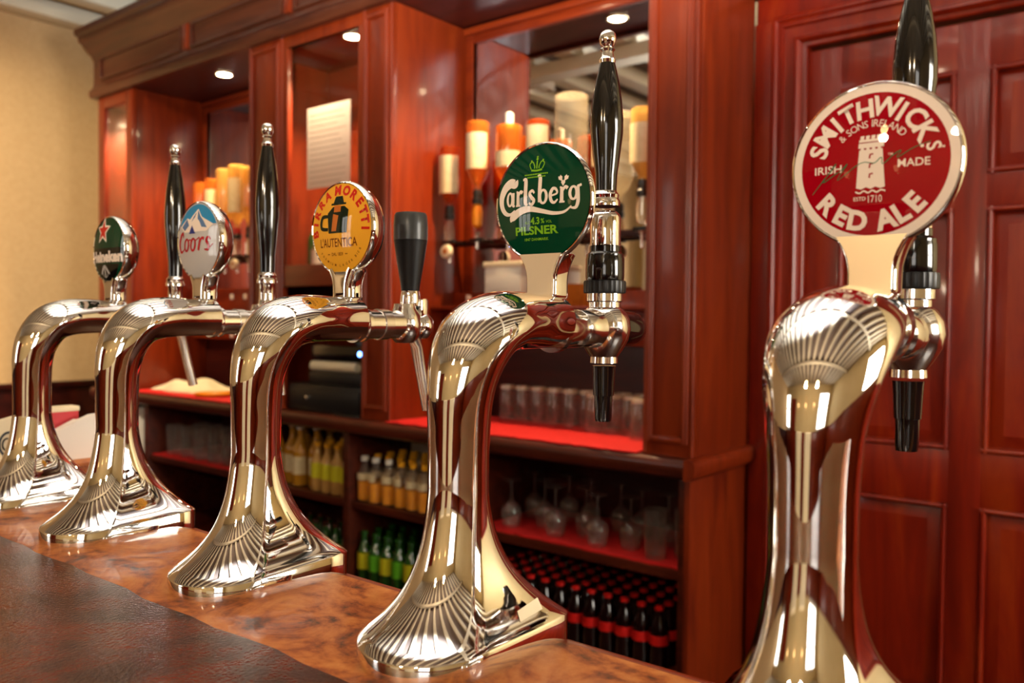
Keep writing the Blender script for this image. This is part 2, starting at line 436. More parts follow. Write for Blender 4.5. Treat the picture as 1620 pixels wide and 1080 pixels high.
# glazed cabinet with its pilasters
cab = thing('glazed_cabinet', 'tall mahogany glass-fronted cabinet with a paper notice, between the two mirror recesses', 'cabinet', (-2.8, 2.4, ZW))
p = MB(); panelled(p, -3.254, -3.02, YF, ZW, TOP); p.build('pilaster', M['wood_v'], cab)
p = MB(); panelled(p, -2.504, -2.346, YF, ZW, TOP); p.build('pilaster', M['wood_v'], cab)
for x in (-3.25, -2.366): MB().box(x, x+.02, YF+.03, 2.64, ZW, TOP, .002).build('side_panel', M['wood_v'], cab)
MB().box(-3.23, -2.366, 2.61, 2.64, ZW, TOP).build('back_panel', M['wood_h'], cab)
MB().box(-3.23, -2.366, YF+.04, 2.61, 1.43, 1.455, .002).build('cabinet_floor', M['wood_h'], cab)
MB().box(-3.23, -2.366, YF+.031, 2.61, 2.45, 2.468, .002).build('cabinet_top', M['wood_h'], cab)
MB().box(-3.02, -2.504, YF+.004, YF+.03, 1.41, 1.50, .004).build('bottom_rail', M['wood_h'], cab)
dr = MB().box(-3.02, -2.504, YF+.004, YF+.028, 2.415, TOP, .003).box(-3.02, -2.985, YF+.004, YF+.028, 1.5, 2.415, .003).box(-2.539, -2.504, YF+.004, YF+.028, 1.5, 2.415, .003).build('door_frame', M['wood_v'], cab)
MB().box(-2.987, -2.537, YF+.013, YF+.017, 1.495, 2.42).build('glass', M['pane'], dr)
MB().box(-3.0, -2.52, YF+.06, 2.6, 2.02, 2.028, .001).build('glass_shelf', M['pane'], cab)

# end cabinet, left
ec = thing('end_cabinet', 'narrow mahogany glass-fronted end cabinet beside the cream wall', 'cabinet', (-4.5, 2.4, ZW))
MB().box(-4.67, -4.605, YF, YF+.03, ZW, TOP, .004).build('stile', M['wood_v'], ec)
MB().box(-4.365, -4.305, YF, YF+.03, ZW, TOP, .004).build('stile', M['wood_v'], ec)
MB().box(-4.605, -4.365, YF, YF+.03, 2.40, TOP, .003).build('top_rail', M['wood_h'], ec)
MB().box(-4.605, -4.365, YF, YF+.03, ZW, 1.05, .003).build('bottom_rail', M['wood_h'], ec)
MB().box(-4.607, -4.363, YF+.013, YF+.017, 1.045, 2.405).build('glass', M['pane'], ec)
MB().box(-4.67, -4.65, YF+.03, 2.64, ZW, TOP, .002).build('side_panel', M['wood_v'], ec)
MB().box(-4.34, -4.32, YF+.03, 2.64, ZW, TOP, .002).build('side_panel', M['wood_v'], ec)
MB().box(-4.65, -4.34, 2.61, 2.64, ZW, TOP).build('back_panel', M['wood_v'], ec)
MB().box(-4.65, -4.34, YF+.03, 2.64, 2.42, TOP).build('cabinet_top', M['wood_h'], ec)
for z in (1.38, 1.72, 2.05): MB().box(-4.648, -4.342, YF+.06, 2.6, z-.008, z, .001).build('glass_shelf', M['pane'], ec)

# right hand column
rc = thing('wooden_column', 'red mahogany column with moulded front at the door end of the back bar', 'column', (-1.17, 2.38, ZW))
p = MB(); panelled(p, -1.25, -1.092, YF, ZW, 2.9); p.build('front_panel', M['wood_v'], rc)
MB().box(-1.112, -1.09, YF+.0305, 2.58, ZW, 2.9, .002).build('side_panel', M['wood_v'], rc)
MB().box(-1.25, -1.23, YF+.0305, 2.64, ZW, 2.47, .002).build('side_panel', M['wood_v'], rc)

# recess backs
def recess(x0, x1, zr0, zr1, lab, lab2):
    t = thing('recess_back', lab, 'panelling', ((x0+x1)/2, 2.64, ZW))
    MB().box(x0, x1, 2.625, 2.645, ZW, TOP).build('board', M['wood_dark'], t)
    tag(MB().box(x0, x1, 2.54, 2.6245, zr0, zr1, .004).build('ledge', M['wood_h']), lab.replace('dark boarding at the back of', 'boxed mahogany ledge along').replace('behind', 'over'), 'ledge')
    fr = thing('mirror', lab2, 'mirror', ((x0+x1)/2, 2.62, zr1))
    f = MB().box(x0, x0+.045, 2.60, 2.625, zr1, 2.44, .005).box(x1-.045, x1, 2.60, 2.625, zr1, 2.44, .005)
    f.box(x0+.045, x1-.045, 2.60, 2.625, 2.405, 2.44, .005); f.box(x0, x1, 2.585, 2.62, 2.44, 2.468, .008)
    f.build('frame', M['wood_h'], fr)
    MB().box(x0+.04, x1-.04, 2.613, 2.619, zr1+.001, 2.41).build('mirror_glass', M['mirror'], fr)


recess(-2.345, -1.25, 1.19, 1.385, 'dark boarding at the back of the large recess, behind the upturned tumblers', 'large mirror behind the bottles reflecting the beamed ceiling')
recess(-4.318, -3.255, 1.16, 1.43, 'dark boarding at the back of the far recess, behind the bar towel', 'smaller looking mirror behind the golden bottles by the end cabinet')

# cornice and soffit
co = thing('cornice', 'heavy moulded mahogany cornice with sunk panels along the top of the back bar', 'cornice', (-2.9, 2.2, TOP))
CP = [(.0, 2.46), (.028, 2.462), (.034, 2.475), (.034, 2.50), (.022, 2.515), (.018, 2.53), (.016, 2.545), (.016, 2.665), (.02, 2.672), (.024, 2.69), (.034, 2.70), (.04, 2.715), (.058, 2.745), (.072, 2.765), (.075, 2.79), (.088, 2.80), (.09, 2.83), (.0, 2.83)]
rr = []
for xx, sgn in ((-4.67, -1), (-1.10, 1)):
    rr.append([(xx+sgn*o_, YF-o_, z) for o_, z in CP])
mb = MB().rings(rr, False, False)
back = [[(-4.67-o_, 2.64, z) for o_, z in CP], [(-4.67-o_, YF-o_, z) for o_, z in CP]]
mb.rings(back, False, False)
mb.rings([[(-1.10+o_, YF-o_, z) for o_, z in CP], [(-1.10+o_, 2.58, z) for o_, z in CP]], False, True)
mb.build('moulding', M['wood_sheen_brown'], co)
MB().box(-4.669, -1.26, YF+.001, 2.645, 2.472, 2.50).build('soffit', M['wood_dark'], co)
MB().box(-4.669, -1.26, YF+.001, 2.645, 2.82, 2.829).build('top_board', M['wood_dark'], co)
px = [-4.64, -3.74, -2.95, -2.2, -1.42]
for a, b in zip(px, px[1:]):
    x0, x1 = a+.04, b-.04
    y = YF-.016
    f = MB()
    for q in ((x0, x1, 2.545, 2.558), (x0, x1, 2.652, 2.665), (x0, x0+.013, 2.545, 2.665), (x1-.013, x1, 2.545, 2.665)):
        f.box(q[0], q[1], y-.012, y+.002, q[2], q[3], .005)
    f.build('frieze_panel', M['wood_sheen_brown'], co)
for a in px[1:-1]:
    MB().box(a-.022, a+.022, YF-.03, YF-.014, 2.545, 2.665, .004).build('frieze_block', M['wood_v'], co)
# downlights
M['lamp_on'] = mat('downlight lens glow', '#fff0d0', .3, emit=(1, .80, .48, 1), es=80)
for (x, y), lab in zip(DOWNLIGHTS, ('round downlight glowing above the golden bottles', 'round downlight glowing inside the glazed cabinet', 'round downlight above the large mirror recess', 'round downlight inside the narrow end cabinet')):
    z = {-2.73: 2.449, -4.48: 2.419}.get(x, 2.471)
    t = thing('downlight', lab, 'light', (x, y, z), 'recessed downlights')
    MB().lathe([(.034, 0), (.044, 0), (.042, -.006), (.034, -.004), (.034, 0)], (x, y, z), 32, cap0=False, cap1=False).build('bezel', M['gold'], t)
    MB().lathe([(.001, -.002), (.034, -.0025), (.034, 0)], (x, y, z), 32).build('lens', M['lamp_on'], t)
    light('downlight_beam', 'SPOT', (x, y, z-.02), 85 if x > -4 else 45, WARM, spot_size=math.radians(130), spot_blend=.7, shadow_soft_size=.03)

# ------------------------------------------------------------------ bottles, glasses


def arc_label(mb, r, z0, z1, c=(0, 0, 0), a=(-PI*.92, -PI*.0), n=14):
    return mb.lathe([(r, z0), (r, z1)], c, n, arc=a)


def bottle_prof(h, r, nr, hs=.6, hn=.8):
    return [(0, 0), (r*.88, 0), (r, .005), (r, h*hs), (r*.93, h*(hs+.05)), (r*.62, h*(hn-.06)), (nr*1.15, h*hn), (nr, h*(hn+.03)), (nr, h-.006), (nr*1.1, h-.004), (nr*1.1, h)]


FL = lambda pr, H: [(r, H-z) for r, z in reversed(pr)]

# inverted spirit bottles on optics
M['optic_black'] = mat('black optic plastic', '#17130f', .3)
M['optic_clear'] = mat('optic measure chamber', (.95, .85, .7, 1), .05, trans=.85, ior=1.4)
def spirit(x, y, ztop, zneck, r, liquid, fill, label, label_rng, lab, group, cap=None, square=False):
    h = ztop-zneck
    t = thing('spirit_bottle', lab, 'bottle', (x, y, zneck), group)
    pr = FL(bottle_prof(h, r, .014, .62, .84), h)
    MB().lathe(pr, (x, y, zneck), 24).build('glass', liquid, t)
    if label:
        arc_label(MB(), r+.0012, zneck+h*label_rng[0], zneck+h*label_rng[1], (x, y, 0)).build('label', label, t)
    MB().lathe([(.001, -.002), (.019, 0), (.019, .022), (.0165, .026), (.0165, 0.03)], (x, y, zneck-.004), 16).build('stopper', cap or M['optic_black'], t)
    return t


def optic(x, y, ztop, lab, chamber=None, badge=None):
    t = thing('optic_measure', lab, 'optic', (x, y, ztop-.2), 'spirit optics')
    MB().lathe([(.012, ztop-.03), (.02, ztop-.028), (.022, ztop-.01), (.0185, ztop-.006), (.0185, ztop)], (x, y, 0), 16).build('cup', M['optic_black'], t)
    MB().lathe([(.008, ztop-.12), (.019, ztop-.11), (.021, ztop-.06), (.014, ztop-.03)], (x, y, 0), 16).build('chamber', chamber or M['optic_clear'], t)
    MB().box(x-.03, x+.03, y-.012, y+.012, 1.577, 1.592, .004).box(x-.009, x+.009, y+.005, y+.102, 1.579, 1.59, .003).build('bracket', M['optic_black'], t)
    MB().lathe([(.004, ztop-.2), (.006, ztop-.198), (.007, ztop-.16), (.012, ztop-.135)], (x, y, 0), 12).build('spout', M['satin'], t)
    if badge:
        MB().lathe([(.001, -.006), (.024, -.005), (.027, 0), (.027, .012)], (x, y-.022, ztop-.155), 24, 'y').build('brand_disc', badge, t)
        MB().lathe([(.001, -.0075), (.011, -.007), (.0115, -.004)], (x, y-.022, ztop-.155), 20, 'y').build('disc_centre', M['oak_orange'], t)
    return t


YB = 2.45
gR = 'spirit bottles hung before the large mirror'
spirit(-2.285, YB, 1.955, 1.70, .042, M['amber_dark'], 1, M['cream_label'], (.28, .86), 'upturned dark amber bottle with cream label nearest the glazed cabinet', gR)
spirit(-2.14, YB, 2.035, 1.75, .044, M['amber'], 1, M['cream_label'], (.36, .84), 'taller upturned amber bottle with cream label, second from the glazed cabinet', gR)
spirit(-1.985, YB, 2.0, 1.74, .05, M['amber'], 1, M['cream_label'], (.40, .62), 'upturned orange bottle with a narrow pale label and white base cap', gR)
spirit(-1.85, YB, 2.0, 1.73, .043, M['amber_dark'], 1, M['cream_label'], (.5, .92), 'upturned dark orange bottle half behind the green badge', gR)
spirit(-1.705, YB, 2.07, 1.70, .058, M['clear_spirit'], 1, None, None, 'big clear round-ended upturned bottle above the green badge', gR)
spirit(-1.565, YB, 2.0, 1.72, .042, M['clear_spirit'], 1, M['cream_label'], (.3, .8), 'upturned clear bottle behind the tall black tap handle', gR)
spirit(-1.415, YB, 1.98, 1.72, .042, M['gold_spirit'], 1, M['cream_label'], (.3, .8), 'upturned golden bottle nearest the moulded column', gR)
MB_ = MB().lathe([(.012, 1.985), (.016, 1.99), (.016, 2.045), (.008, 2.05)], (-1.985, YB, 0), 16)
MB_.build('base_cap', M['white'], [o for o in bpy.data.objects if o.get('label', '').startswith('upturned orange')][0])
ol = ['optic with white round disc under the bottle nearest the glazed cabinet', 'optic with yellow chamber under the taller amber bottle', 'optic under the orange bottle with white base cap', 'optic under the dark orange bottle', 'optic under the big clear bottle', 'optic under the clear bottle behind the black handle', 'optic under the golden bottle by the column']
for i, (x, zt) in enumerate(((-2.285, 1.70), (-2.14, 1.75), (-1.985, 1.74), (-1.85, 1.73), (-1.705, 1.70), (-1.565, 1.72), (-1.415, 1.72))):
    optic(x, YB, zt, ol[i], M['yellow'] if i == 1 else None, M['cream'] if i in (0, 4) else None)
gL = 'spirit bottles in the far mirror recess'
for i, (x, zt, zn, m, lab) in enumerate([(-4.07, 1.98, 1.71, 'amber', 'upturned amber bottle nearest the end cabinet'), (-3.96, 1.99, 1.71, 'amber', 'upturned amber bottle second from the end cabinet'),
                                         (-3.855, 2.03, 1.70, 'gold_spirit', 'upturned golden bottle third from the end cabinet'), (-3.745, 2.04, 1.70, 'gold_spirit', 'upturned golden bottle fourth from the end cabinet'),
                                         (-3.64, 2.02, 1.70, 'gold_spirit', 'upturned golden bottle fifth from the end cabinet'), (-3.50, 2.0, 1.70, 'clear_spirit', 'upturned clear bottle hidden by the glazed cabinet edge')]):
    spirit(x, YB, zt, zn, .045, M[m], 1, M['cream_label'] if i in (1, 3) else None, (.3, .8), lab, gL, M['cap_red'] if i in (2, 3) else None)
    optic(x, YB, zn, 'optic under the ' + lab.replace('upturned ', ''), None, M['cream'] if i % 2 else None)

for x0, x1, lab in ((-2.344, -1.252, 'dark bar rail carrying the optics before the large mirror'), (-4.318, -3.256, 'dark bar rail carrying the optics before the far mirror')):
    tag(MB().box(x0, x1, 2.54, 2.556, 1.572, 1.597, .004).build('optic_rail', M['wood_dark']), lab, 'rail')
# stickers on the ledges
for i, (x, z, lab) in enumerate([(-2.26, 1.362, 'small white price sticker on ledge nearest the glazed cabinet'), (-2.12, 1.362, 'small white price sticker on ledge under the second bottle'),
                                 (-3.93, 1.385, 'small white sticker, upper row left on the far ledge'), (-3.81, 1.385, 'small white sticker, upper row right on the far ledge'),
                                 (-3.93, 1.185, 'small white sticker, lower row left on the far ledge'), (-3.81, 1.185, 'small white sticker, lower row right on the far ledge')]):
    tag(MB().box(x-.013, x+.013, 2.537, 2.5405, z-.014, z+.014, .001).build('price_sticker', M['paper']), lab, 'sticker', 'price stickers')
t = tag(MB().lathe([(.05, 0), (.055, .01), (.062, .06), (.066, .075), (.058, .075), (.05, .012), (.001, .01)], (-1.66, 2.47, 1.33), 28).build('wooden_bowl', M['oak_orange']), 'small round orange wooden bowl behind the tap with green badge', 'bowl')
sh = thing('glass_rail', 'slim mahogany rail shelf under the bottles at the large mirror', 'shelf', (-1.8, 2.5, 1.3))
MB().box(-2.34, -1.255, 2.40, 2.545, 1.315, 1.33, .003).build('shelf_board', M['wood_h'], sh)
t = thing('storage_box', 'pale grey storage box standing behind the hanging optics', 'box', (-1.99, 2.5, 1.385))
MB().box(-2.075, -1.90, 2.42, 2.53, 1.331, 1.49, .006).build('body', M['white'], t)
MB().box(-2.08, -1.895, 2.415, 2.535, 1.475, 1.495, .004).build('lid', M['cream'], t)

# cabinet contents
def small_bottle(name, lab, cat, x, y, z, h, r, m, capm, labm, lr=(.2, .5), group=None, nr=.012, hs=.6, hn=.8):
    t = thing(name, lab, cat, (x, y, z), group)
    MB().lathe(bottle_prof(h, r, nr, hs, hn), (x, y, z), 20).build('glass', m, t)
    if capm: MB().lathe([(nr*1.25, h-.012), (nr*1.3, h-.010), (nr*1.25, h+.003), (.001, h+.004)], (x, y, z), 14).build('cap', capm, t)
    if labm: arc_label(MB(), r+.0008, z+h*lr[0], z+h*lr[1], (x, y, 0)).build('label', labm, t)
    return t


gc = 'liqueur bottles in the glazed cabinet'
for i, (x, y, h, m, c, lb, lab) in enumerate([(-3.06, 2.40, .27, 'green_glass', 'gold', None, 'slim dark green bottle with gold cap in the glazed cabinet'),
        (-2.98, 2.36, .20, 'clear_spirit', 'white', 'paper', 'short clear bottle with white label in the glazed cabinet'), (-2.89, 2.39, .25, 'amber', 'gold', 'cream_label', 'amber bottle with cream label in the glazed cabinet'),
        (-2.79, 2.38, .27, 'brown_glass', 'gold', 'cream_label', 'dark brown bottle behind the yellow badge'), (-2.69, 2.40, .25, 'clear_spirit', 'white', 'paper', 'clear bottle at the hinge side of the glazed cabinet')]):
    small_bottle('liqueur_bottle', lab, 'bottle', x, y, 1.456, h, .036, M[m], M[c], M[lb] if lb else None, (.15, .6), gc)
# paper notice on cabinet glass
nt = thing('paper_notice', 'white printed paper notice taped inside the glazed cabinet door', 'notice', (-2.72, YF+.011, 1.97))
MB().add([(-2.862, YF+.0115, 1.81), (-2.592, YF+.0115, 1.81), (-2.592, YF+.0115, 2.142), (-2.862, YF+.0115, 2.142)], [(0, 1, 2, 3)]).build('sheet', M['ink_paper'], nt)
ln = MB()
for i in range(13):
    z = 2.11-.023*i; ln.box(-2.845, -2.61-random.uniform(0, .09), YF+.0098, YF+.0106, z-.0025, z)
ln.build('lettering', M['ink'], nt)

# stemmed glass
def wineglass_prof(h, rb, up=True):
    pr = [(.001, 0), (rb*.95, 0), (rb*.95, .002), (.006, .008), (.0038, .02), (.0038, h*.42), (.012, h*.47), (rb*.9, h*.6), (rb, h*.72), (rb*.92, h*.88), (rb*.8, h), (rb*.77, h), (rb*.88, h*.88), (rb*.95, h*.72), (rb*.85, h*.61), (.008, h*.49), (.001, h*.485)]
    return pr


def tumbler_prof(h, r):
    return [(.001, 0), (r*.9, 0), (r*.93, .004), (r, h), (r-.0022, h), (r*.88, .016), (.001, .013)]


# glasses in the end cabinet
for i, (x, z, lab) in enumerate([(-4.55, 1.381, 'stemmed glass on the lowest shelf of the end cabinet, wall side'), (-4.44, 1.381, 'stemmed glass on the lowest shelf of the end cabinet, bar side'),
                                 (-4.55, 1.721, 'stemmed glass on the middle shelf of the end cabinet, wall side'), (-4.44, 1.721, 'stemmed glass on the middle shelf of the end cabinet, bar side'),
                                 (-4.49, 2.051, 'stemmed glass alone on the top shelf of the end cabinet')]):
    tag(MB().lathe(wineglass_prof(.17, .036), (x, 2.36, z), 20).build('stemmed_glass', M['clear']), lab, 'glass', 'glasses in the end cabinet')

# upturned tumblers on the red matting
tb = thing('tumbler', 'x', 'tumbler')
MB().lathe(FL(tumbler_prof(.135, .034), .135), (0, 0, 0), 20).build('glass', M['clear'], tb)
MB().lathe([(.001, .1195), (.0300, .1195), (.0308, .1285), (.0295, .1325), (.0268, .1352), (.0235, .1362), (.0205, .1352), (.001, .1340)], (0, 0, 0), 20).build('thick_base', M['gold_glint_base'], tb)
front, rest = [], []
xs = [-2.05+.0745*i for i in range(11)]
for i, x in enumerate(xs):
    y0 = max(2.345, 2.36-(x+1.33)*.33); y = 2.535
    col = []
    while y >= y0-.005 and len(col) < 4:
        col.append((x, y, ZW+.0065)); y -= .071
    if not col: col = [(x, 2.535, ZW+.0065)]
    front.append(col[-1]); rest += col[:-1]
place_all(tb, front+rest, lambda i: 'upturned clear tumbler in the front line on the red matting' if i < len(front) else 'upturned clear tumbler in the rows behind the front line', 'upturned tumblers')

# wine glasses upside down on lower shelf
wg = MB().lathe(FL(wineglass_prof(.165, .037), .165), (0, 0, 0), 22).build('wine_glass', M['clear']); tag(wg, 'x', 'glass')
sp = [(-1.83, 2.29), (-1.735, 2.36), (-1.64, 2.29), (-1.55, 2.34), (-1.46, 2.27), (-1.36, 2.31), (-1.85, 2.45), (-1.73, 2.5), (-1.61, 2.46), (-1.5, 2.48), (-1.4, 2.45), (-1.29, 2.43)]
place_all(wg, [(x, y, .557) for x, y in sp], lambda i: 'upside down wine glass in the front of the red lower shelf' if i < 6 else 'upside down wine glass towards the back of the red lower shelf', 'upside down wine glasses')
hb = MB().lathe(tumbler_prof(.15, .036), (0, 0, 0), 20).build('tall_glass', M['clear']); tag(hb, 'x', 'glass')
place_all(hb, [(-1.25, 2.27, .557), (-1.18, 2.33, .557), (-1.18, 2.43, .557)], lambda i: ['tall glass nearest the shelf front by the column end', 'tall glass in the middle by the column end', 'tall glass at the back by the column end'][i], 'tall glasses by the column end')

# handled beer glasses, far bay
def mug():
    t = thing('beer_mug', 'x', 'glass', (0, 0, 0))
    MB().lathe(tumbler_prof(.15, .042), (0, 0, 0), 20).build('bowl', M['clear'], t)
    MB().tube([(.04, 0, .12), (.07, 0, .115), (.078, 0, .075), (.07, 0, .04), (.04, 0, .035)], .006, 8).build('handle', M['clear'], t)
    return t
place_all(mug(), [(-4.06+.125*i+(.05 if j else 0), 2.29+.12*j, .573) for j in range(2) for i in range(6)],
          lambda i: 'handled beer glass in the front row of the far bay' if i < 6 else 'handled beer glass in the back row of the far bay', 'handled beer glasses')

# matting
def matting(name, lab, x0, x1, y0, y1, z, over=.0, th=.005, wav=.006):
    nx, ny = int((x1-x0)/.02)+1, 8; rs = []
    random.seed(int(abs(x0)*100)); g0 = [random.uniform(-wav, wav) for _ in range(nx+1)]
    top_, bot_ = [], []
    for j in range(ny+1):
        for i in range(nx+1):
            y = y0+(y1-y0)*j/ny+(g0[i] if j == 0 else 0); xx = x0+(x1-x0)*i/nx
            zz_ = z+.0012+.0012*math.sin(xx*57)*math.cos(y*43)
            top_.append((xx, y, zz_+th)); bot_.append((xx, y, zz_+.0004))
    n = nx+1; N = len(top_); fs = []
    for j in range(ny):
        for i in range(nx):
            a = j*n+i; fs += [(a, a+1, a+n+1, a+n), (N+a, N+a+n, N+a+n+1, N+a+1)]
    for i in range(nx): fs += [(i, N+i, N+i+1, i+1), (ny*n+i, ny*n+i+1, N+ny*n+i+1, N+ny*n+i)]
    for j in range(ny): fs += [(j*n, (j+1)*n, N+(j+1)*n, N+j*n), (j*n+nx, N+j*n+nx, N+(j+1)*n+nx, (j+1)*n+nx)]
    return tag(MB().add(top_+bot_, fs).build(name, M['red_mat']), lab, 'mat', 'red bar mats')


matting('bar_mat', 'red bar matting under the upturned tumblers on the worktop', -2.34, -1.262, 2.165, 2.57, ZW, .0)
matting('bar_mat', 'red bar matting on the worktop in front of the far mirror', -4.30, -3.27, 2.165, 2.5, ZW)
matting('bar_mat', 'red bar matting on the shelf of upside down wine glasses', -1.925, -1.14, 2.215, 2.61, .5495)
matting('bar_mat', 'red bar matting on the shelf of handled beer glasses', -4.15, -3.31, 2.215, 2.61, .5645)

# cola bottles
t = thing('cola_bottle', 'x', 'bottle', (0, 0, 0))
MB().lathe([(0, 0), (.024, 0), (.028, .004), (.0285, .05), (.026, .075), (.0285, .105), (.024, .135), (.0145, .16), (.0115, .172), (.0115, .186), (.001, .187)], (0, 0, 0), 16).build('glass', M['cola'], t)
MB().lathe([(.0138, .183), (.0142, .185), (.0135, .193), (.001, .1945)], (0, 0, 0), 14).build('cap', M['cap_red'], t)
MB().lathe([(.0293, .082), (.0293, .112)], (0, 0, 0), 16, cap0=False, cap1=False).build('label', M['label_red'], t)
sp = [(-1.89+.061*i, 2.245+.06*j, .2255) for j in range(6) for i in range(12)]
nf = sum(1 for q in sp if q[1] < 2.25)
place_all(t, sp, lambda i: 'dark cola bottle with red cap in the front row of the bottom shelf' if i < nf else 'dark cola bottle with red cap in the rows behind', 'dark cola bottles', 3)

# juices
def juice(capm, lab):
    t = thing('juice_bottle', lab, 'bottle', (0, 0, 0))
    MB().lathe(bottle_prof(.172, .03, .0125, .56, .8), (0, 0, 0), 18).build('glass', M['clear'], t)
    MB().lathe([(.001, .003), (.027, .004), (.0285, .01), (.0285, .078), (.001, .079)], (0, 0, 0), 16).build('juice', M['juice'], t)
    MB().lathe([(.0155, .158), (.016, .16), (.0155, .177), (.001, .179)], (0, 0, 0), 14).build('cap', capm, t)
    arc_label(MB(), (.0308), .085, .112, (0, 0, 0)).build('label', M['cream_label'], t)
    return t
gj = 'juice bottles on the middle shelf'
place_all(juice(M['cap_white'], 'x'), [(-2.55, 2.25, .552), (-2.48, 2.245, .552), (-2.41, 2.25, .552)], lambda i: ['white capped juice bottle beside the shelf divider', 'second white capped juice bottle from the divider', 'third white capped juice bottle from the divider'][i], gj, 1)
sp = [(-2.34+.064*i, 2.25, .552) for i in range(6)] + [(-2.55+.066*i, 2.25+.07*j, .552) for j in (1, 2, 3) for i in range(9)]
place_all(juice(M['cap_yellow'], 'x'), sp, lambda i: 'yellow capped juice bottle in the front row of the middle shelf' if i < 6 else 'yellow capped juice bottle in the rows behind', gj, 1)
t = thing('white_carton', 'pinkish white carton standing at the back behind the white capped juices', 'carton', (-2.52, 2.56, .55))
MB().box(-2.58, -2.46, 2.535, 2.61, .5505, .80, .004).build('body', M['paper'], t)
t = thing('wall_socket', 'white wall socket with black plug behind the juice bottles', 'socket', (-2.3, 2.6, .74))
MB().box(-2.43, -2.24, 2.60, 2.62, .71, .81, .006).build('plate', M['white'], t)
MB().lathe([(.001, -.04), (.028, -.038), (.032, -.01), (.032, 0)], (-2.33, 2.60, .755), 20, 'y').build('plug', M['black_satin'], t)

# lime soda bottles, lower shelf
def soda(m, lm, cm):
    t = thing('soda_bottle', 'x', 'bottle', (0, 0, 0))
    MB().lathe(bottle_prof(.20, .029, .0125, .58, .8), (0, 0, 0), 18).build('glass', m, t)
    MB().lathe([(.0145, .186), (.015, .19), (.0145, .203), (.001, .205)], (0, 0, 0), 14).build('cap', cm, t)
    MB().lathe([(.0298, .055), (.0298, .12)], (0, 0, 0), 18, cap0=False, cap1=False).build('label', lm, t)
    return t
gs = 'green soda bottles on the bottom shelf'
place_all(soda(M['green_glass'], M['label_green'], M['green_glass']), [(-2.55+.066*i, 2.25+.075*j, .2255) for j in (0, 1, 2) for i in range(9) if (i+j) % 2], lambda i: 'green soda bottle with bright green label in the front row of the bottom shelf' if i < 4 else 'green soda bottle with bright green label in the rows behind', gs, 1)
place_all(soda(M['green_glass'], M['label_yellow'], M['green_glass']), [(-2.55+.066*i, 2.25+.075*j, .2255) for j in (0, 1, 2) for i in range(9) if not (i+j) % 2], lambda i: 'green soda bottle with yellow label in the front row of the bottom shelf' if i < 5 else 'green soda bottle with yellow label in the rows behind', gs, 1)
# mixers and wines left of them
gm = 'mixer bottles beside the white wines'
place_all(soda(M['tonic'], M['label_yellow'], M['cap_yellow']), [(-2.655-.064*i, 2.25+.07*j, .552) for j in (0, 1, 2) for i in range(4)], lambda i: 'pale mixer bottle with yellow cap in the front row' if i < 4 else 'pale mixer bottle with yellow cap in the rows behind', gm, 1)
place_all(soda(M['green_glass'], M['label_yellow'], M['brown_glass']), [(-2.66-.066*i, 2.25+.075*j, .2255) for j in (0, 1) for i in range(9)], lambda i: 'dark green soda bottle with yellow label under the mixers, front row' if i < 9 else 'dark green soda bottle with yellow label under the mixers, back row', 'soda bottles under the mixers', 1)
for i, (x, y) in enumerate([(-2.99, 2.27), (-2.915, 2.30), (-3.07, 2.29), (-3.15, 2.27), (-2.95, 2.40), (-3.05, 2.41), (-3.13, 2.41)]):
    small_bottle('wine_bottle', ['white wine bottle with white label in the front of the shelf', 'white wine bottle beside the mixer bottles', 'white wine bottle third from the mixers', 'white wine bottle farthest from the mixers',
                                 'white wine bottle in the second row by the mixers', 'white wine bottle in the middle of the second row', 'white wine bottle at the far end of the second row'][i], 'bottle', x, y, .552, .255, .036, M['wine_glass_fill'], M['paper'] if i in (0, 1) else M['gold'], M['cream_label'], (.2, .5), 'white wine bottles', .0135, .58, .78)
t = thing('paper_roll', 'white paper roll standing in the farthest bay under the end cabinet', 'roll', (-4.34, 2.27, .55))
MB().lathe([(.02, 0), (.055, 0), (.055, .24), (.02, .24), (.02, 0)], (-4.36, 2.28, .5505), 24, cap0=False, cap1=False).build('sheet', M['paper'], t)

# till on the worktop
t = thing('cash_drawer', 'black cash drawer on the worktop under the glazed cabinet', 'cash drawer', (-2.8, 2.4, ZW))
MB().box(-3.0, -2.53, 2.215, 2.56, ZW+.0005, 1.0, .006).build('body', M['black_satin'], t)
MB().box(-2.99, -2.54, 2.207, 2.215, ZW+.012, .985, .003).build('drawer_front', M['black_satin'], t)
MB().lathe([(.001, -.012), (.009, -.01), (.009, 0)], (-2.86, 2.207, .945), 16, 'y').build('lock', M['satin'], t)
t = thing('receipt_printer', 'black receipt printer with beige paper on the cash drawer', 'printer', (-2.72, 2.35, 1.0))
MB().box(-2.90, -2.56, 2.24, 2.50, 1.0, 1.055, .008).build('body', M['black_satin'], t)
MB().lathe([(.001, -2.895), (.021, -2.894), (.021, -2.61), (.001, -2.609)], (0, 2.262, 1.077), 20, 'x').build('paper', M['cream'], t)
MB().box(-2.90, -2.56, 2.31, 2.50, 1.055, 1.10, .004).build('cradle', M['black_satin'], t)
MB().box(-2.90, -2.555, 2.25, 2.50, 1.10, 1.165, .01).build('cover', M['black'], t)
M['led'] = mat('blue indicator light', '#3b6cff', .3, emit=(.10, .25, 1, 1), es=12)
MB().lathe([(.001, -.004), (.0095, -.003), (.010, .001)], (-2.584, 2.25, 1.134), 14, 'y').build('indicator_light', M['led'], t)
t = thing('till_screen', 'grey till screen standing behind the receipt printer', 'screen', (-2.72, 2.54, 1.0))
MB().box(-2.93, -2.54, 2.52, 2.55, 1.14, 1.41, .006).build('bezel', M['black_satin'], t)
MB().box(-2.915, -2.555, 2.517, 2.521, 1.16, 1.395).build('screen', mat('dull grey screen', '#6a6f78', .15), t)
MB().box(-2.76, -2.70, 2.54, 2.585, 1.0, 1.2, .004).build('stand', M['black_satin'], t)
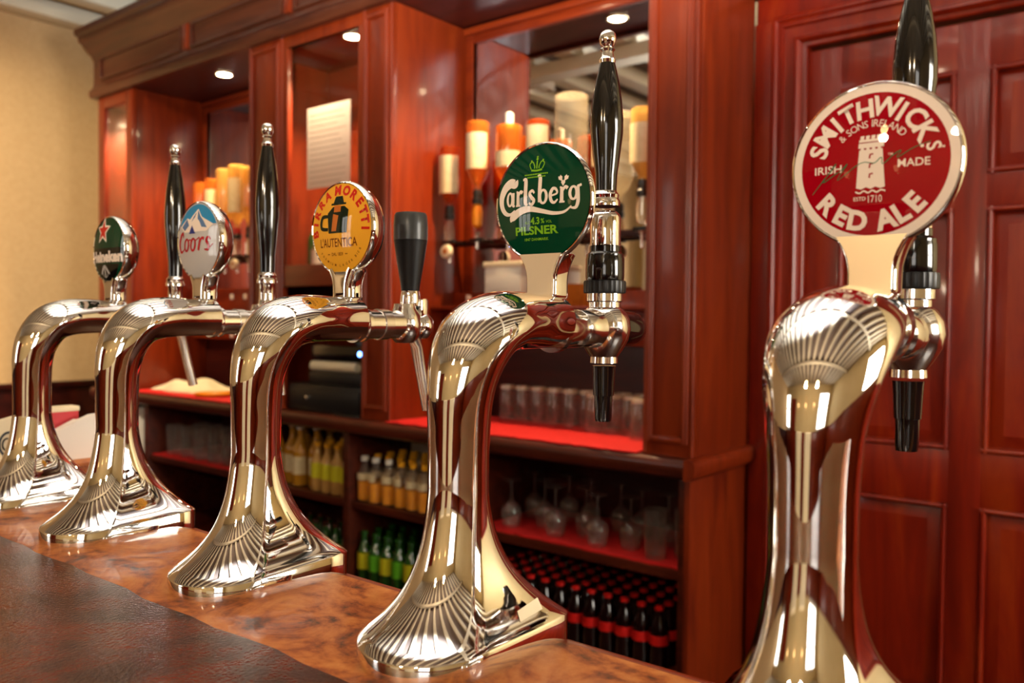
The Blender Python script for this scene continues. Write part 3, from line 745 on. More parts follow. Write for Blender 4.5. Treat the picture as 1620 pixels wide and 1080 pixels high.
tag(MB().tube(catmull([(-2.519, 2.21, ZW+.0045), (-2.521, 2.185, ZW+.0045), (-2.54, 2.176, .8915), (-2.60, 2.175, .8915), (-2.66, 2.185, .8915)]), .004, 8).build('cable', M['rubber']), 'thin black cable lying on the worktop edge before the cash drawer', 'cable')

# far end of the worktop
def crumple(mb, x0, x1, y0, y1, z, h, seed, n=16):
    random.seed(seed); g = []
    for j in range(n+1):
        for i in range(n+1):
            u, v = i/n, j/n; e = min(u, 1-u, v, 1-v)*4
            zz_ = z+.002+h*min(1, e)*(.65+.25*math.sin(9*u+3*v+seed)*math.cos(7*v-2*u))+.004*random.random()
            g.append((x0+(x1-x0)*u+.012*math.sin(11*v+seed), y0+(y1-y0)*v+.012*math.sin(9*u), zz_))
    k_ = n+1; N = len(g); gb = [(a, b, z+.0006) for a, b, c in g]
    fs = []
    for j in range(n):
        for i in range(n):
            a = j*k_+i; fs += [(a, a+1, a+k_+1, a+k_), (N+a, N+a+k_, N+a+k_+1, N+a+1)]
    for i in range(n): fs += [(i, N+i, N+i+1, i+1), (n*k_+i, n*k_+i+1, N+n*k_+i+1, N+n*k_+i)]
    for j in range(n): fs += [(j*k_, (j+1)*k_, N+(j+1)*k_, N+j*k_), (j*k_+n, N+j*k_+n, N+(j+1)*k_+n, (j+1)*k_+n)]
    return mb.add(g+gb, fs)


tag(crumple(MB(), -4.25, -3.85, 2.26, 2.50, ZW+.007, .07, 3).build('bar_towel', M['cream'], sharp=80), 'crumpled cream bar towel on the far red matting', 'towel')
t = thing('serving_tray', 'small round amber tray lying on the far red matting', 'tray', (-3.72, 2.32, ZW))
MB().lathe([(.001, 0), (.09, 0), (.10, .012), (.096, .014), (.088, .005), (.001, .004)], (-3.70, 2.30, ZW+.008), 32).build('dish', M['yellow'], t)
t = thing('coffee_grinder', 'small black machine at the back of the far worktop', 'machine', (-3.6, 2.45, ZW))
MB().box(-3.72, -3.48, 2.42, 2.53, ZW+.008, 1.0, .01).build('body', M['black_satin'], t)
MB().box(-3.70, -3.60, 2.40, 2.425, .93, .98, .004).build('control_panel', M['black'], t)

# ------------------------------------------------------------------ the bar counter
ZT = 1.046
def burr(name, cols, rough, coat, bump_s, bump_k, scale):
    m = bpy.data.materials.new(name); m.use_nodes = True; nt = m.node_tree; b = nt.nodes['Principled BSDF']; L = nt.links.new
    tc = nt.nodes.new('ShaderNodeTexCoord')
    n1 = nt.nodes.new('ShaderNodeTexNoise'); n1.inputs['Scale'].default_value = scale; n1.inputs['Detail'].default_value = 9; n1.inputs['Distortion'].default_value = 2.2; n1.inputs['Roughness'].default_value = .62
    n2 = nt.nodes.new('ShaderNodeTexNoise'); n2.inputs['Scale'].default_value = scale*7; n2.inputs['Detail'].default_value = 6; n2.inputs['Roughness'].default_value = .7
    mm = nt.nodes.new('ShaderNodeMath'); mm.operation = 'MULTIPLY_ADD'; mm.inputs[1].default_value = .35
    L(tc.outputs['Object'], n1.inputs['Vector']); L(tc.outputs['Object'], n2.inputs['Vector'])
    L(n2.outputs['Fac'], mm.inputs[0]); L(n1.outputs['Fac'], mm.inputs[2])
    r = nt.nodes.new('ShaderNodeValToRGB'); L(mm.outputs[0], r.inputs['Fac']); el = r.color_ramp.elements
    el[0].position = .5; el[0].color = S(cols[0]); el[1].position = .86; el[1].color = S(cols[-1])
    for p_, c_ in zip((.60, .70), cols[1:-1]):
        e = el.new(p_); e.color = S(c_)
    L(r.outputs['Color'], b.inputs['Base Color']); b.inputs['Roughness'].default_value = rough
    b.inputs['Coat Weight'].default_value = coat; b.inputs['Coat Roughness'].default_value = .06; b.inputs['Specular IOR Level'].default_value = .2
    v = nt.nodes.new('ShaderNodeTexNoise'); v.inputs['Scale'].default_value = bump_s; v.inputs['Detail'].default_value = 3
    L(tc.outputs['Object'], v.inputs['Vector'])
    bp = nt.nodes.new('ShaderNodeBump'); bp.inputs['Strength'].default_value = bump_k; bp.inputs['Distance'].default_value = .0006
    L(v.outputs['Fac'], bp.inputs['Height']); L(bp.outputs['Normal'], b.inputs['Coat Normal']); L(bp.outputs['Normal'], b.inputs['Normal'])
    return m
M['veneer'] = burr('copper burr veneer', ('#431e0e', '#874218', '#ab6029', '#bf7c40'), .5, .14, 60, .25, 11)
M['lacquer'] = burr('dark lacquered border', ('#2a0c04', '#3c1206', '#4f1a08', '#62240c'), .24, .0, 330, .9, 9)
ct = thing('bar_counter', 'polished copper-brown burr wood bar counter under the beer taps', 'counter', (-1, .2, ZT))
def edge(x): return .352+.0016*math.sin(x*23)+.0018*math.sin(x*61+1)+.0010*math.sin(x*163)
N = 120; xs = [-3.4+4.2*i/N for i in range(N+1)]
v = MB(); tp = []
def strip(mb, ya, yb, z0, z1):
    rs = []
    for x in xs:
        a, b = (ya(x) if callable(ya) else ya), (yb(x) if callable(yb) else yb)
        rs.append([(x, a, z0), (x, b, z0), (x, b, z1), (x, a, z1)])
    return mb.rings(rs)
strip(MB(), edge, .498, ZT-.04, ZT).build('veneer_top', M['veneer'], ct)
MB().box(-3.4, .8, .498, .507, ZT-.04, ZT-.0005, .003).build('rear_edging', M['wood_h'], ct)
strip(MB(), -.16, edge, ZT-.04, ZT).build('front_border', M['lacquer'], ct)
MB().box(-3.4, -1.36, .507, .675, ZT-.04, ZT, .003).build('return_flap', M['veneer'], ct)
MB().box(-3.4, .8, -.05, .40, 0, ZT-.04, .003).build('body', M['wood_dark'], ct)

# ------------------------------------------------------------------ napkins and card holder at the far end
t = thing('napkin_stack', 'stack of white paper napkins on the counter beyond the tap with the red star', 'napkins', (-1.43, .62, ZT))
for i in range(4):
    x0 = -1.438+.0095*i; d = .004*(3-i)
    MB().prism([(.572+d, ZT+.0005), (.572+d, ZT+.036), (.59+d, ZT+.048), (.62+d, ZT+.062), (.642, ZT+.071-d), (.656, ZT+.072-d), (.664, ZT+.064), (.666, ZT+.0005)], x0, x0+.009, 'x').build('napkin', M['paper'], t)
t = thing('red_packet', 'red paper packet standing behind the white napkins', 'packet', (-1.455, .61, ZT))
MB().box(-1.468, -1.441, .566, .643, ZT+.0005, ZT+.081, .004).build('body', mat('red paper', '#b8323a', .6), t)
MB().box(-1.469, -1.440, .565, .644, ZT+.074, ZT+.083, .003).build('flap', M['cream'], t)
t = thing('menu_card', 'cream card with a round black emblem standing left of the tap with the red star', 'card', (-1.31, .44, ZT))
MB().prism([(.405, ZT), (.505, ZT), (.505, ZT+.092), (.47, ZT+.084), (.405, ZT+.080)], -1.312, -1.300, 'x').build('sheet', M['cream'], t)
MB().box(-1.33, -1.2995, .41, .50, ZT, ZT+.008, .002).build('foot', M['cream'], t)
em = MB(); rg = []
for r_, h_ in ((.0150, -.0005), (.0185, -.0005), (.0185, .0006), (.0150, .0006), (.0150, -.0005)):
    rg.append([(-1.2996+h_, .482+.72*r_*math.cos(2*PI*q_/32), ZT+.050+r_*math.sin(2*PI*q_/32)) for q_ in range(32)])
em.rings(rg, False, False)
for a0, a1, r_, oy in ((.7, 5.2, .0085, -.002), (3.6, 7.4, .0045, .003)):
    em.tube([(-1.2994, .482+oy+.72*r_*math.cos(a0+(a1-a0)*i/14), ZT+.050+r_*math.sin(a0+(a1-a0)*i/14)) for i in range(15)], .0012, 6)
em.build('emblem', M['black_satin'], t)

# added unseen spot brightens the cream wall; the top-edge lamp follows
lw = light('added_wall_fill', 'SPOT', (-3.7, .3, 2.93), 300, (1, .84, .60), (0, 0, 0), spot_size=math.radians(70), spot_blend=.9, shadow_soft_size=.08)
lw.rotation_euler = Vector((-1.5, 1.8, -1.35)).to_track_quat('-Z', 'Y').to_euler()
for x_, y_, lab in ((-3.7, .3, 'added round white lamp out of view over the aisle, to brighten the wall'),):
    t = thing('ceiling_lamp', lab, 'lamp', (x_, y_, 2.99))  # housing made up to carry the added wall spot
    MB().lathe([(.09, 2.94), (.10, 2.95), (.10, 2.99)], (x_, y_, 0), 32, cap0=False, cap1=False).build('housing', M['white'], t)
t = thing('ceiling_lamp', 'round white ceiling lamp above the cream wall at the top corner', 'lamp', (-4.6, 1.75, 2.99))
MB().lathe([(.09, 2.94), (.10, 2.95), (.10, 2.99)], (-4.62, 1.72, 0), 32, cap0=False, cap1=False).build('housing', M['white'], t)
MB().lathe([(.001, 2.945), (.088, 2.947), (.09, 2.955)], (-4.62, 1.72, 0), 32).build('lens', mat('ceiling lamp glow', '#fff2dc', .3, emit=(1, .85, .6, 1), es=2), t)

# ------------------------------------------------------------------ beer taps
NSEG = 64; YC = .421
def font_column(parent):
    """swan-neck chrome column flaring to a round-fronted foot; local origin at foot centre line, z from counter"""
    SP = [(.4450, .112, .0235, .0215, .0215), (.4450, .150, .0240, .0215, .0215), (.4460, .180, .0265, .0225, .0225), (.4520, .203, .0310, .0240, .0235),
          (.4660, .2215, .0345, .0250, .0235), (.4860, .2300, .0340, .0245, .0230), (.5100, .2325, .0300, .0230, .0222), (.5350, .2325, .0250, .0218, .0212), (.5600, .2325, .0222, .0212, .0210)]
    SP = catmull(SP, 7)
    def sec(phi, a, bo, bi):
        c, s = math.cos(phi), math.sin(phi)
        x = a*c
        h = max(0.0, 1-c*c)
        if s >= 0: return x, bo*h**.62
        return x, -bi*h**.52
    phis = [2*PI*(j/NSEG) for j in range(NSEG)]
    def outline(phi):                 # foot outline: round front, straight sides, square back with soft corners
        c, s = math.cos(phi), math.sin(phi)
        W = .053
        if s >= 0: return W*c, YC-.053*s
        n_ = .22; yy = abs(s)**n_
        return (W+.009*yy)*math.copysign(abs(c)**n_, c), YC+.088*yy
    rings = []
    z_top = lambda y: .012+max(0, (y-.368))/.14*.010
    # skirt
    rings.append([(outline(p)[0], outline(p)[1], 0) for p in phis])
    rings.append([(outline(p)[0], outline(p)[1], z_top(outline(p)[1])-.0015) for p in phis])
    rings.append([(outline(p)[0]*.985, YC+(outline(p)[1]-YC)*.985, z_top(outline(p)[1])) for p in phis])
    y0, z0, a0, bo0, bi0 = SP[0]
    K = 22
    for k in range(1, K+1):
        t = 1-k/K                          # 1 at foot, 0 at column
        wf = .38*t**1.35+.62*t**4.6; wr = .36*t**1.3+.64*t**2.7
        zz_ = .112
        ring = []
        for p in phis:
            ox, oy = outline(p); ox *= .985; oy = YC+(oy-YC)*.985
            sx, sn = sec(p, a0, bo0, bi0); cx_, cy_ = sx, y0-sn; q_ = .5-.5*math.sin(p); wv = wf+(wr-wf)*q_*q_
            wx = (.30*t**1.5+.70*t**4.0)*(1-.25*q_*q_)+.25*q_*q_*wr
            zb = z_top(oy)
            ring.append((cx_+(ox-cx_)*wx, cy_+(oy-cy_)*wv, zb+(zz_-zb)*(1-t)))
        rings.append(ring)
    for i, (y, z, a, bo, bi) in enumerate(SP[1:], 1):
        py, pz = SP[i-1][:2]; ny, nz = SP[min(i+1, len(SP)-1)][:2]
        d = Vector((0, ny-py, nz-pz)).normalized(); n = Vector((0, -d.z, d.y))   # outward (front / top)
        ring = []
        for p in phis:
            f = min(1, i/len(SP)); sx, sn = sec(p, a, bo, bi)
            # end of the neck becomes round
            rw = max(0, min(1, (y-.505)/.05)); rx, rn = a*math.cos(p), bo*math.sin(p)
            sx = sx+(rx-sx)*rw; sn = sn+(rn-sn)*rw
            ring.append((sx, y+n.y*sn, z+n.z*sn))
        rings.append(ring)
    o = MB().rings([[(x, y, z+ZT) for x, y, z in r] for r in rings]).build('column', M['chrome'], parent, sharp=32)
    return o


M['print_white'] = mat('printed off white', '#fdf0e4', .5, coat=.8, coat_rough=.02, spec=0)
M['print_red'] = mat('printed deep red', '#a30519', .5, coat=.8, coat_rough=.02, spec=0)
M['print_green'] = mat('printed deep green', '#06402a', .5, coat=.8, coat_rough=.02, spec=0)
M['print_lime'] = mat('printed lime green', '#7fc02a', .5, coat=.8, coat_rough=.02, spec=0)
M['print_yellow'] = mat('printed warm yellow', '#f2b035', .5, coat=.8, coat_rough=.02, spec=0)
M['print_scarlet'] = mat('printed scarlet', '#d02c20', .5, coat=.8, coat_rough=.02, spec=0)
M['print_brown'] = mat('printed brown', '#7a3d12', .5, coat=.8, coat_rough=.02, spec=0)
M['print_dark'] = mat('printed bottle green black', '#14251a', .5, coat=.8, coat_rough=.02, spec=0)
M['print_black'] = mat('printed black', '#0d0f0d', .5, coat=.8, coat_rough=.02, spec=0)
M['print_silver'] = mat('printed silver', '#c9c9cc', .4, coat=1, coat_rough=.02)
M['print_sky'] = mat('printed sky blue', '#2f8fc6', .5, coat=.8, coat_rough=.02, spec=0)
M['print_peak'] = mat('printed slate blue', '#5c7fae', .5, coat=.8, coat_rough=.02, spec=0)
M['print_navy'] = mat('printed navy', '#2b3a8c', .5, coat=.8, coat_rough=.02, spec=0)
M['print_crimson'] = mat('printed script red', '#b5182a', .5, coat=.8, coat_rough=.02, spec=0)
M['print_orange'] = mat('printed tan', '#c9702c', .5, coat=.8, coat_rough=.02, spec=0)
M['print_teal'] = mat('printed teal ink', '#0c7a50', .5, coat=.8, coat_rough=.02, spec=0)


class Face:
    """flat artwork on a domed badge; coordinates in millimetres from the badge centre"""
    def __init__(self, xc, y, zc, R, sag): self.xc, self.y, self.zc, self.R, self.sag = xc, y, zc, R, sag

    def P(self, u, v, lift):
        u, v = u/1000, v/1000; q = min(1, (u*u+v*v)/self.R**2)
        return (self.xc+u, self.y-self.sag*(1-q)-lift, self.zc+v)

    def put(self, name, mb2, m, parent, lift=.00025):
        bm = bmesh.new(); vv = [bm.verts.new((u, v, 0)) for u, v in mb2.v]
        for f in mb2.f:
            try: bm.faces.new([vv[i] for i in f])
            except ValueError: pass
        bmesh.ops.triangulate(bm, faces=[f for f in bm.faces if len(f.verts) > 4])
        for _ in range(4):
            es = [e for e in bm.edges if e.calc_length() > 4]
            if not es: break
            bmesh.ops.subdivide_edges(bm, edges=es, cuts=1)
            bmesh.ops.triangulate(bm, faces=[f for f in bm.faces if len(f.verts) > 4])
        bm.verts.index_update()
        o = MB(); o.v = [self.P(v.co.x, v.co.y, lift) for v in bm.verts]; o.f = [tuple(v.index for v in f.verts) for f in bm.faces]; bm.free()
        return o.build(name, m, parent, sharp=None, normals=False)


class Art:
    def __init__(self, wk=1): self.v = []; self.f = []; self.wk = wk

    def add(self, vs, fs):
        n = len(self.v); self.v += [tuple(p) for p in vs]; self.f += [tuple(i+n for i in q) for q in fs]; return self

    def disc(self, r, cx=0, cy=0, n=64, rings=8):
        vs = [(cx, cy)]; fs = []
        for k in range(1, rings+1):
            for j in range(n): vs.append((cx+r*k/rings*math.cos(2*PI*j/n), cy+r*k/rings*math.sin(2*PI*j/n)))
        for j in range(n): fs.append((0, 1+j, 1+(j+1) % n))
        for k in range(rings-1):
            a, b = 1+k*n, 1+(k+1)*n
            for j in range(n): fs.append((a+j, b+j, b+(j+1) % n, a+(j+1) % n))
        return self.add(vs, fs)

    def ring(self, r0, r1, n=72, cx=0, cy=0):
        vs = [(cx+r*math.cos(2*PI*j/n), cy+r*math.sin(2*PI*j/n)) for r in (r0, (r0+r1)/2, r1) for j in range(n)]
        return self.add(vs, [(k*n+j, (k+1)*n+j, (k+1)*n+(j+1) % n, k*n+(j+1) % n) for k in (0, 1) for j in range(n)])

    def poly(self, pts): return self.add(pts, [tuple(range(len(pts)))])

    def stroke(self, pts, n=7, smooth=True):
        """pts: (x, y, width)"""
        q = catmull(pts, n) if smooth and len(pts) > 2 else pts
        q = [(p[0], p[1], p[2]*self.wk) for p in q]
        L_, R_ = [], []
        for i, p in enumerate(q):
            a, b = q[max(i-1, 0)], q[min(i+1, len(q)-1)]
            dx, dy = b[0]-a[0], b[1]-a[1]; l = math.hypot(dx, dy) or 1; w_ = p[2]/2
            L_.append((p[0]-dy/l*w_, p[1]+dx/l*w_)); R_.append((p[0]+dy/l*w_, p[1]-dx/l*w_))
        m_ = len(q)
        return self.add(L_+R_, [(i, m_+i, m_+i+1, i+1) for i in range(m_-1)])

    def oval(self, cx, cy, rx, ry, wd, rot=0, n=28):
        vs = []; wd = wd*self.wk
        for k in (-.5, .5):
            for j in range(n):
                a = 2*PI*j/n; x_, y_ = (rx+k*wd)*math.cos(a), (ry+k*wd*.7)*math.sin(a)
                vs.append((cx+x_*math.cos(rot)-y_*math.sin(rot), cy+x_*math.sin(rot)+y_*math.cos(rot)))
        return self.add(vs, [(j, (j+1) % n, n+(j+1) % n, n+j) for j in range(n)])

    def text(self, s, cap, x=0, y=0, bold=0, align='c', sx=1, shear=0, rot=0, width=None):
        """s set at cap height `cap` mm, centred on (x, y)"""
        vs, fs = glyphs(s, bold)
        if not vs: return self
        x0 = min(p[0] for p in vs); x1 = max(p[0] for p in vs); k = cap/CAPH
        if width: sx = width/((x1-x0)*k)
        mid = (x0+x1)/2
        out = []
        for a, b in vs:
            a, b = (a-mid)*k*sx, (b-CAPH/2)*k
            a += shear*b
            out.append((x+a*math.cos(rot)-b*math.sin(rot), y+a*math.sin(rot)+b*math.cos(rot)))
        return self.add(out, fs)

    def arc_text(self, s, cap, r, angles, bold=0, sx=1, inward=False, jag=0):
        """one angle (degrees) per character; r is the radius of the letters' middles"""
        for i, (ch, a) in enumerate(zip(s, angles)):
            if ch == ' ': continue
            t_ = math.radians(a); rr_ = r+(jag if i % 2 else -jag)
            self.text(ch, cap, rr_*math.cos(t_), rr_*math.sin(t_), bold, sx=sx, rot=t_+(PI/2 if inward else -PI/2))
        return self


_G = {}
def glyphs(s, bold=0):
    key = (s, bold)
    if key in _G: return _G[key]
    cu = bpy.data.curves.new('t', 'FONT'); cu.body = s; cu.size = 1; cu.offset = bold; cu.resolution_u = 3; cu.fill_mode = 'FRONT'
    ob = bpy.data.objects.new('t', cu); me = bpy.data.meshes.new_from_object(ob)
    r_ = ([(v_.co.x, v_.co.y) for v_ in me.vertices], [tuple(p_.vertices) for p_ in me.polygons])
    bpy.data.objects.remove(ob); bpy.data.curves.remove(cu); bpy.data.meshes.remove(me)
    _G[key] = r_; return r_


_h = glyphs('H'); CAPH = max(p[1] for p in _h[0])-min(p[1] for p in _h[0])


def spread_angles(s, a0, a1, wide={}):
    """angles between the middles of the first and last characters, weighted by letter width"""
    ws = []
    for ch in s:
        if ch == ' ': ws.append(.35)
        else:
            vs = glyphs(ch, .0)[0]; ws.append(max(p[0] for p in vs)-min(p[0] for p in vs)+.13)
    pos = [0]
    for i in range(1, len(s)): pos.append(pos[-1]+(ws[i-1]+ws[i])/2)
    return [a0+(a1-a0)*p_/pos[-1] for p_ in pos]


def badge_pod(parent, xc, zc, R, rim=.0022, depth=.017, face_y=.542):
    """chrome lens-shaped pod behind the printed face, and its stem down to the column"""
    prof = [(.001, depth+.006), (R*.45, depth+.005), (R*.74, depth), (R*.90, depth*.78), (R*.98, depth*.5), (R*1.005, depth*.28), (R+rim*.2, .004), (R, .0006), (R-rim*.5, -.0006), (R-rim, .0004), (R-rim, .003)]
    b = MB().lathe(prof, (xc, face_y, zc), 64, 'y', True, True).build('badge', M['chrome'], parent, sharp=40)
    return b


def stem(parent, xc, zc, R, m_face, ztop_col=.2545):
    zb = ZT+ztop_col-.004; zt = zc-R*.86
    pts = []
    for k in range(9):
        t = k/8; w_ = .0145+.0085*(max(0, t-.35)/.65)**2.2
        pts.append((w_, zb+(zt-zb)*t))
    poly = [(xc+w_, z) for w_, z in pts]+[(xc-w_, z) for w_, z in reversed(pts)]
    o = MB().prism(poly, .5405, .5605, 'y')
    s_ = o.build('badge_stem', M['chrome'], parent)
    bm = bmesh.new(); bm.from_mesh(s_.data); bmesh.ops.bevel(bm, geom=[e for e in bm.edges if e.calc_face_angle(0) > 1], offset=.0035 if m_face else .0085, segments=3 if m_face else 5, affect='EDGES', profile=.6); bm.to_mesh(s_.data); bm.free()
    for p_ in s_.data.polygons: p_.use_smooth = True
    s_.data.set_sharp_from_angle(angle=math.radians(45))
    if m_face is None: return
    poly2 = [(xc+w_-.0022, z) for w_, z in pts]+[(xc-w_+.0022, z) for w_, z in reversed(pts)]
    MB().prism(poly2, .5399, .5406, 'y').build('front_plate', m_face, s_)


YA = .637
def tall_handle(parent, x, z0, h):
    """black baluster handle with a chrome finial and ferrule"""
    pr = [(.0095, 0), (.0093, .012), (.0098, .035), (.0125, .065), (.0145, .092), (.0146, .11), (.0132, .135), (.0105, .16), (.0078, .178), (.0068, .184)]
    k = h/.184
    hd = MB().lathe([(.001, 0)]+[(r, z*k) for r, z in pr]+[(.001, h)], (x, YA, z0), 32).build('handle', M['black'], parent)
    f = [(.001, h-.001), (.0068, h), (.0074, h+.003), (.0055, h+.006), (.005, h+.010), (.0066, h+.012), (.0048, h+.014), (.0068, h+.017), (.0078, h+.021), (.0066, h+.026), (.004, h+.0285), (.001, h+.029)]
    MB().lathe(f, (x, YA, z0), 28).build('finial', M['chrome'], hd)
    MB().lathe([(.001, -.004), (.0125, -.004), (.0128, 0), (.0112, .003), (.0118, .006), (.0098, .009), (.0096, .0095)], (x, YA, z0), 28).build('ferrule', M['chrome'], hd)
    return hd


def stout_tap(parent, x):
    """ball-bodied tap with knurled black collar, end knob and black nozzle"""
    zc = ZT+.2265
    MB().lathe([(.0005, .556), (.0195, .556), (.0195, .562), (.0162, .564), (.0162, .592), (.0156, .593), (.0162, .594), (.0162, .612), (.017, .618)], (x, 0, zc), 40, 'y').build('outlet_pipe', M['silver'], parent)
    bd = MB().lathe([(.001, -.031), (.0125, -.0305), (.0122, -.025), (.0165, -.019), (.0215, -.010), (.0238, 0), (.0225, .009), (.018, .0165), (.0145, .019), (.0145, .0235), (.0165, .0245), (.0165, .031), (.001, .0315)], (x, YA, zc), 40).build('tap_body', M['silver'], parent)
    MB().lathe([(.001, .652), (.0155, .653), (.0162, .66), (.0162, .678), (.0150, .686), (.011, .690), (.001, .691)], (x, 0, zc), 36, 'y').build('end_knob', M['black'], parent)
    MB().lathe([(.001, -.083), (.0072, -.0825), (.0078, -.079), (.0082, -.060), (.0092, -.0595), (.0104, -.036), (.0108, -.033), (.001, -.0325)], (x, YA, zc), 32).build('nozzle', M['black'], parent)
    kn = []
    n = 64
    rs = []
    for z in (.0315, .033, .041, .0425):
        rs.append([(x+(.0184+(.0006 if (j % 2 and .032 < z < .042) else 0))*math.cos(2*PI*j/n), YA+(.0184+(.0006 if (j % 2 and .032 < z < .042) else 0))*math.sin(2*PI*j/n), zc+z) for j in range(n)])
    MB().rings(rs).build('knurled_ring', M['black_satin'], parent, sharp=20)
    MB().lathe([(.001, .0425), (.0168, .043), (.0172, .046), (.0172, .062), (.0165, .064), (.0165, .066), (.014, .068), (.014, .073), (.001, .0735)], (x, YA, zc), 36).build('black_collar', M['black'], parent)
    MB().lathe([(.001, .0735), (.0134, .0735), (.0136, .076), (.0136, .098), (.0128, .101), (.0095, .104), (.001, .1045)], (x, YA, zc), 36).build('chrome_sleeve', M['chrome'], parent)
    return zc+.1125


def lever_tap(parent, x, short=False, lean=.016):
    zc = ZT+.2275
    MB().lathe([(.0005, .556), (.0185, .556), (.0185, .561), (.0165, .562), (.0165, .565), (.0178, .566), (.0178, .570), (.0150, .572), (.0150, .622), (.001, .623)], (x, 0, zc), 40, 'y').build('outlet_pipe', M['silver'], parent)
    MB().lathe([(.0152, .589), (.0162, .5895), (.0162, .6005), (.0152, .601)], (x, 0, zc), 36, 'y', False, False).build('collar_ring', M['satin'], parent)
    bd = MB().lathe([(.001, -.020), (.010, -.0195), (.0165, -.012), (.019, 0), (.0165, .011), (.0125, .017), (.0115, .022), (.001, .0225)], (x, YA-.008, zc), 36).build('tap_body', M['silver'], parent)
    MB().lathe([(.001, -.014), (.007, -.013), (.0115, -.008), (.0132, 0), (.0115, .008), (.007, .013), (.001, .014)], (x+.006, YA+.012, zc-.002), 32, 'z').build('pivot_ball', M['chrome'], parent)
    MB().box(x-.002, x+.013, YA+.004, YA+.016, zc+.006, zc+.028, .003).build('lever', M['chrome'], parent)
    MB().tube([(x+.002, YA+.004, zc-.012), (x+.002, YA+.008, zc-.024), (x+.002, YA+.010+lean*.3, zc-.05), (x+.002, YA+.010+lean, zc-.093)], [.0078, .0064, .0062, .0064], 24).build('spout', M['satin'], parent)
    if short:
        MB().lathe([(.001, .020), (.0105, .020), (.011, .024), (.0100, .034), (.0095, .036), (.001, .037)], (x, YA, zc), 32).build('ferrule', M['chrome'], parent)
        hd = MB().lathe([(.001, .036), (.0098, .036), (.0108, .044), (.0145, .066), (.0178, .088), (.0182, .090), (.001, .0905)], (x, YA, zc), 36).build('handle', M['black_satin'], parent)
        MB().lathe([(.001, .0902), (.0182, .0902), (.0184, .105), (.0176, .116), (.0160, .119), (.001, .1195)], (x, YA, zc), 36).build('handle_top', M['grey_grip'], hd)
        return None
    MB().lathe([(.001, .018), (.0125, .018), (.0128, .021), (.0105, .024), (.0098, .03), (.0098, .050), (.0108, .052), (.001, .053)], (x, YA, zc), 32).build('ferrule', M['chrome'], parent)
    return zc+.053


